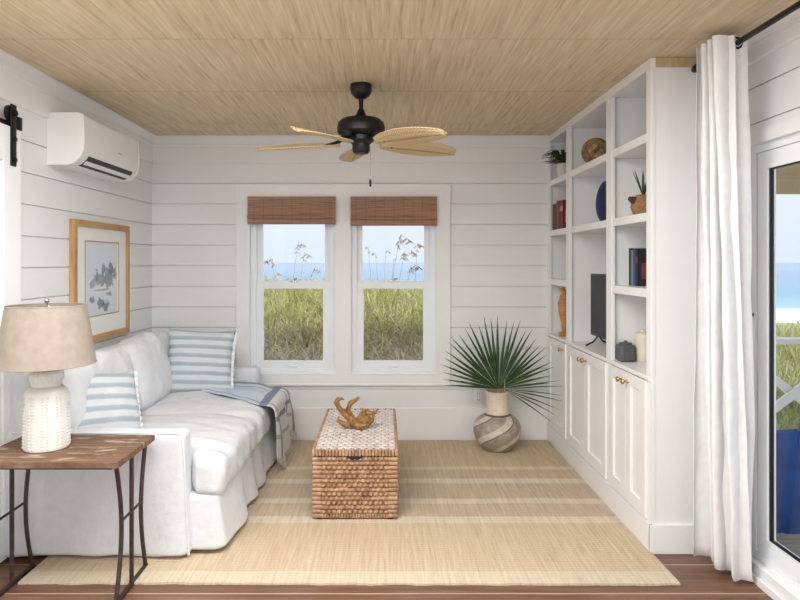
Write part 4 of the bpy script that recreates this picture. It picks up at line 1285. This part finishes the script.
def seamat():
    m = N('sea water', (150, 190, 215), .25, spec=.3)
    v = m.co('Object'); x, y, z = m.sep(v)     # origin at shoreline
    n = m.noise(m.co('Object', (.02, .14, 1)), 1, 4, .6)
    d = m.math('ADD', y, m.math('MULTIPLY', m.math('SUBTRACT', n, .5), 18))
    c = m.ramp(m.math('DIVIDE', d, 400), [(0, (240, 244, 244)), (.028, (236, 242, 244)), (.04, (132, 186, 198)), (.10, (92, 158, 186)), (.3, (112, 152, 184)), (1, (136, 164, 194))])
    m.col(c); m.bump(n, .3, .3); return m.m
mb = MB().grid(lambda u, v: Vector((lerp(-2500, 2500, u), 44+4000*v**3, -2.93)), 6, 20, uv=False)
sea = mb.build('sea', seamat(), origin=(0, 44, -2.93)); struct(sea, 'pale blue sea out to the horizon')

GREEN = None
def grassmat(name, a, b, c):
    m = N(name, b, .6, spec=.25)
    n = m.noise(m.co('Object'), 3.5, 4, .7); n2 = m.noise(m.co('Object'), 60, 1)
    m.col(m.ramp(m.math('ADD', m.math('MULTIPLY', n, .65), m.math('MULTIPLY', n2, .35)), [(.35, a), (.5, b), (.65, c)])); return m.m
def grass(n, xr, yr, hr, w, rd, dens, lean=.5):
    mb = MB(); bm = mb.bm
    cnt = 0; tries = 0
    while cnt < n and tries < n*6:
        tries += 1
        x = rd.uniform(*xr); y = lerp(yr[0], yr[1], rd.random())
        if rd.random() > dens(x, y): continue
        cnt += 1
        z = hgt(x, y)-.02; L = rd.uniform(*hr); a = rd.uniform(0, 2*PI); ln = rd.uniform(.1, lean)*L
        d = Vector((cos(a)*ln, sin(a)*ln, 0)); b = rd.uniform(0, PI); s = Vector((cos(b), sin(b), 0))*w*rd.uniform(.6, 1.3)
        P = [Vector((x, y, z))+d*(t**1.8)+Vector((0, 0, L*(t-.18*t*t*lean))) for t in (0, .4, .75, 1)]
        q = []
        for p, k in zip(P, (1, .9, .6)): q.append((bm.verts.new(p-s*k), bm.verts.new(p+s*k)))
        tip = bm.verts.new(P[3])
        for A, B in zip(q, q[1:]): bm.faces.new([A[0], A[1], B[1], B[0]])
        bm.faces.new([q[2][0], q[2][1], tip])
    return mb
rd = random.Random(11)
g = grass(15000, (-3.6, 1.9), (6.1, 9.6), (.20, .58), .006, rd, lambda x, y: clamp(.45+.8*noise.noise(Vector((x*1.1, y*1.1, 8)))+.5*(y-7.2)), 1.15)
tag(g.build('dune_grass', grassmat('yellow green dune grass', (132, 138, 78), (186, 186, 116), (232, 224, 168)), smoothed=False, recalc=False), 'yellow green dune grass filling the lower window panes', 'grass', kind='stuff')
g = grass(6500, (-3.0, 1.6), (5.9, 8.2), (.18, .46), .0055, rd, lambda x, y: clamp(.65-.6*noise.noise(Vector((x*1.1, y*1.1, 8)))-.3*(y-7)), 1.6)
tag(g.build('dry_grass', grassmat('dry grey brown grass', (172, 156, 128), (206, 192, 162), (228, 218, 194)), smoothed=False, recalc=False), 'dry grey brown grass tangle at the foot of the dune below the windows', 'grass', kind='stuff')
g = grass(6000, (3.6, 11), (5.6, 13.5), (.22, .48), .010, rd, lambda x, y: .9 if .5 < x/y < .85 else .05, .7)
tag(g.build('shore_grass', grassmat('olive shore grass', (124, 134, 84), (162, 168, 108), (196, 196, 142)), smoothed=False, recalc=False), 'olive green grass beyond the porch railing', 'grass', kind='stuff')

# sea oats: each a stalk with a drooping seed head
OAT = simple('straw sea oat', (188, 166, 130), (150, 128, 98), .8, 0, 30)
OATS = simple('pale stalk', (176, 172, 130), (150, 148, 104), .8, 0, 30)
def oat(px, ptop, Y, lean, size, label):
    top = at(px, ptop, Y); x = top.x-lean; z = hgt(x, Y)
    t = thing('sea_oat', label, 'plant', (x, Y, z), 'sea oats outside the windows')
    base = Vector((x, Y, z))
    P = [base+Vector((lean*(q**2), .05*q, (top.z-z)*(q if q < 1 else 1))) for q in (0, .25, .5, .75, .9, 1)]
    tip = P[-1]+Vector((lean*.25+.05*size*(1 if lean >= 0 else -1), 0, -.05*size)); P.append(tip)
    MB().tube(P, [.004, .004, .0035, .003, .0025, .002, .0012], 6).build('stalk', OATS, t)
    mb = MB(); r2 = random.Random(int(px*10))
    if size > 0:
        for k in range(int(26*size)):
            q = r2.uniform(.0, 1); p = P[-2].lerp(tip, q) if q > .45 else P[-3].lerp(P[-2], q/.45)
            a = r2.uniform(0, 2*PI); l = r2.uniform(.02, .05)*(.6+.5*size)
            o_ = p+Vector((cos(a)*l, sin(a)*l*.6, -l*.9))
            w = Vector((r2.uniform(-1, 1), r2.uniform(-1, 1), 0)).normalized()*.008
            m_ = p.lerp(o_, .55)
            va, vb, vc, vd = mb.bm.verts.new(p), mb.bm.verts.new(m_+w), mb.bm.verts.new(o_), mb.bm.verts.new(m_-w)
            ve = mb.bm.verts.new(m_+Vector((0, .005, .003)))
            for tri in ((va, vb, ve), (vb, vc, ve), (vc, vd, ve), (vd, va, ve)): mb.bm.faces.new(tri)
        mb.build('seed_head', OAT, t, recalc=False)
W1, W2 = 'left window', 'right window'
oats = [(298, 241, 6.9, .10, 1.0, 'tallest straw sea oat plume in the middle of the left window'),
        (304, 252, 7.3, .08, .8, 'sea oat plume just right of the tallest one in the left window'),
        (270, 258, 6.8, -.12, 1.0, 'drooping sea oat at the left side of the left window'),
        (314, 268, 7.4, .14, .7, 'low sea oat bending right in the left window'),
        (276, 272, 7.6, .08, .5, 'short sea oat low in the left window'),
        (368, 246, 7.0, -.06, .25, 'thin sea oat stalk nearest the left edge of the right window'),
        (375, 252, 7.4, -.05, .4, 'thin sea oat second from the left in the right window'),
        (386, 250, 7.2, .04, .3, 'thin sea oat stalk left of centre in the right window'),
        (394, 258, 7.5, .05, .3, 'thin sea oat stalk in the centre of the right window'),
        (401, 234, 6.4, .16, 1.6, 'tallest bushy sea oat at upper right of the right window'),
        (406, 247, 6.5, .14, 1.5, 'bushy sea oat below the tallest one in the right window'),
        (412, 262, 6.7, .12, 1.2, 'lower bushy sea oat at the right of the right window'),
        (418, 242, 6.9, .05, 1.0, 'sea oat at the right frame edge of the right window')]
for q in oats: oat(*q)

# ------------------------------------------------------------------ light
w = bpy.data.worlds.new('sky'); bpy.context.scene.world = w; w.use_nodes = True
nt = w.node_tree; bg = nt.nodes['Background']
tc = nt.nodes.new('ShaderNodeTexCoord'); sp = nt.nodes.new('ShaderNodeSeparateXYZ'); rp = nt.nodes.new('ShaderNodeValToRGB')
nt.links.new(tc.outputs['Generated'], sp.inputs[0]); nt.links.new(sp.outputs[2], rp.inputs[0]); nt.links.new(rp.outputs[0], bg.inputs[0])
e = rp.color_ramp.elements; e[0].position = 0; e[0].color = lin(216, 228, 243); e[1].position = 1; e[1].color = lin(205, 220, 246)
e2 = e.new(.12); e2.color = lin(226, 234, 247); e3 = e.new(.4); e3.color = lin(230, 238, 250)
SKY = 1.0
# added sky boost at right, out of view, lighting the left wall
mr = nt.nodes.new('ShaderNodeMapRange'); mr.interpolation_type = 'SMOOTHSTEP'
mr.inputs['From Min'].default_value = .62; mr.inputs['From Max'].default_value = .97
mr.inputs['To Min'].default_value = SKY; mr.inputs['To Max'].default_value = SKY*4.5
nt.links.new(sp.outputs[0], mr.inputs['Value']); nt.links.new(mr.outputs[0], bg.inputs[1])

def area(name, loc, rot, sx, sy, power, col=(1, 1, 1)):
    l = bpy.data.lights.new(name, 'AREA'); l.shape = 'RECTANGLE'; l.size = sx; l.size_y = sy; l.energy = power; l.color = col
    o = bpy.data.objects.new(name, l); C.objects.link(o); o.location = loc; o.rotation_euler = rot; return o
# added fill lights out of view: at rear and side openings, and overhead
FILLCOL = (.93, .97, 1)
for x0, x1, *_ in rear_holes:
    area('rear_fill_light', ((x0+x1)/2, YR-.02, 1.35), (PI/2, 0, 0), x1-x0-.1, 1.7, 8, FILLCOL)  # unseen fill added behind the camera
area('side_fill_light', (XR+.06, -1.15, 1.325), (0, PI/2, 0), 1.65, 1.8, 30, FILLCOL)  # fill added to brighten the left wall and sofa
area('side_fill_light', (XL-.10, -1.15, 1.325), (0, -PI/2, 0), 1.65, 1.8, 30, FILLCOL)  # fill added to brighten the bookcase fronts
area('overhead_fill_light', (-.45, 1.75, H-.03), (0, 0, 0), 2.0, .9, 80, (.99, .985, .98))  # bare fill panel added above the frame, no fixture there
sun = bpy.data.lights.new('sun', 'SUN'); sun.energy = 2.2; sun.angle = math.radians(6); sun.color = (1, .95, .86)
so = bpy.data.objects.new('sun', sun); C.objects.link(so); so.rotation_euler = (math.radians(50), 0, math.radians(-20)); so.location = (0, 0, 8)

# ------------------------------------------------------------------ camera
cam = bpy.data.cameras.new('camera'); co = bpy.data.objects.new('camera', cam); C.objects.link(co)
co.location = (0, 0, EYE); co.rotation_euler = (PI/2, 0, 0)
cam.sensor_width = 36; cam.sensor_fit = 'HORIZONTAL'; cam.lens = F*36/800
cam.shift_x = 15/800; cam.shift_y = -38/800; cam.clip_start = .05; cam.clip_end = 6000
sc = bpy.context.scene; sc.camera = co
sc.view_settings.view_transform = 'Standard'; sc.view_settings.look = 'None'; sc.view_settings.gamma = 1
sc.view_settings.use_curve_mapping = False
sc.view_settings.exposure = .2
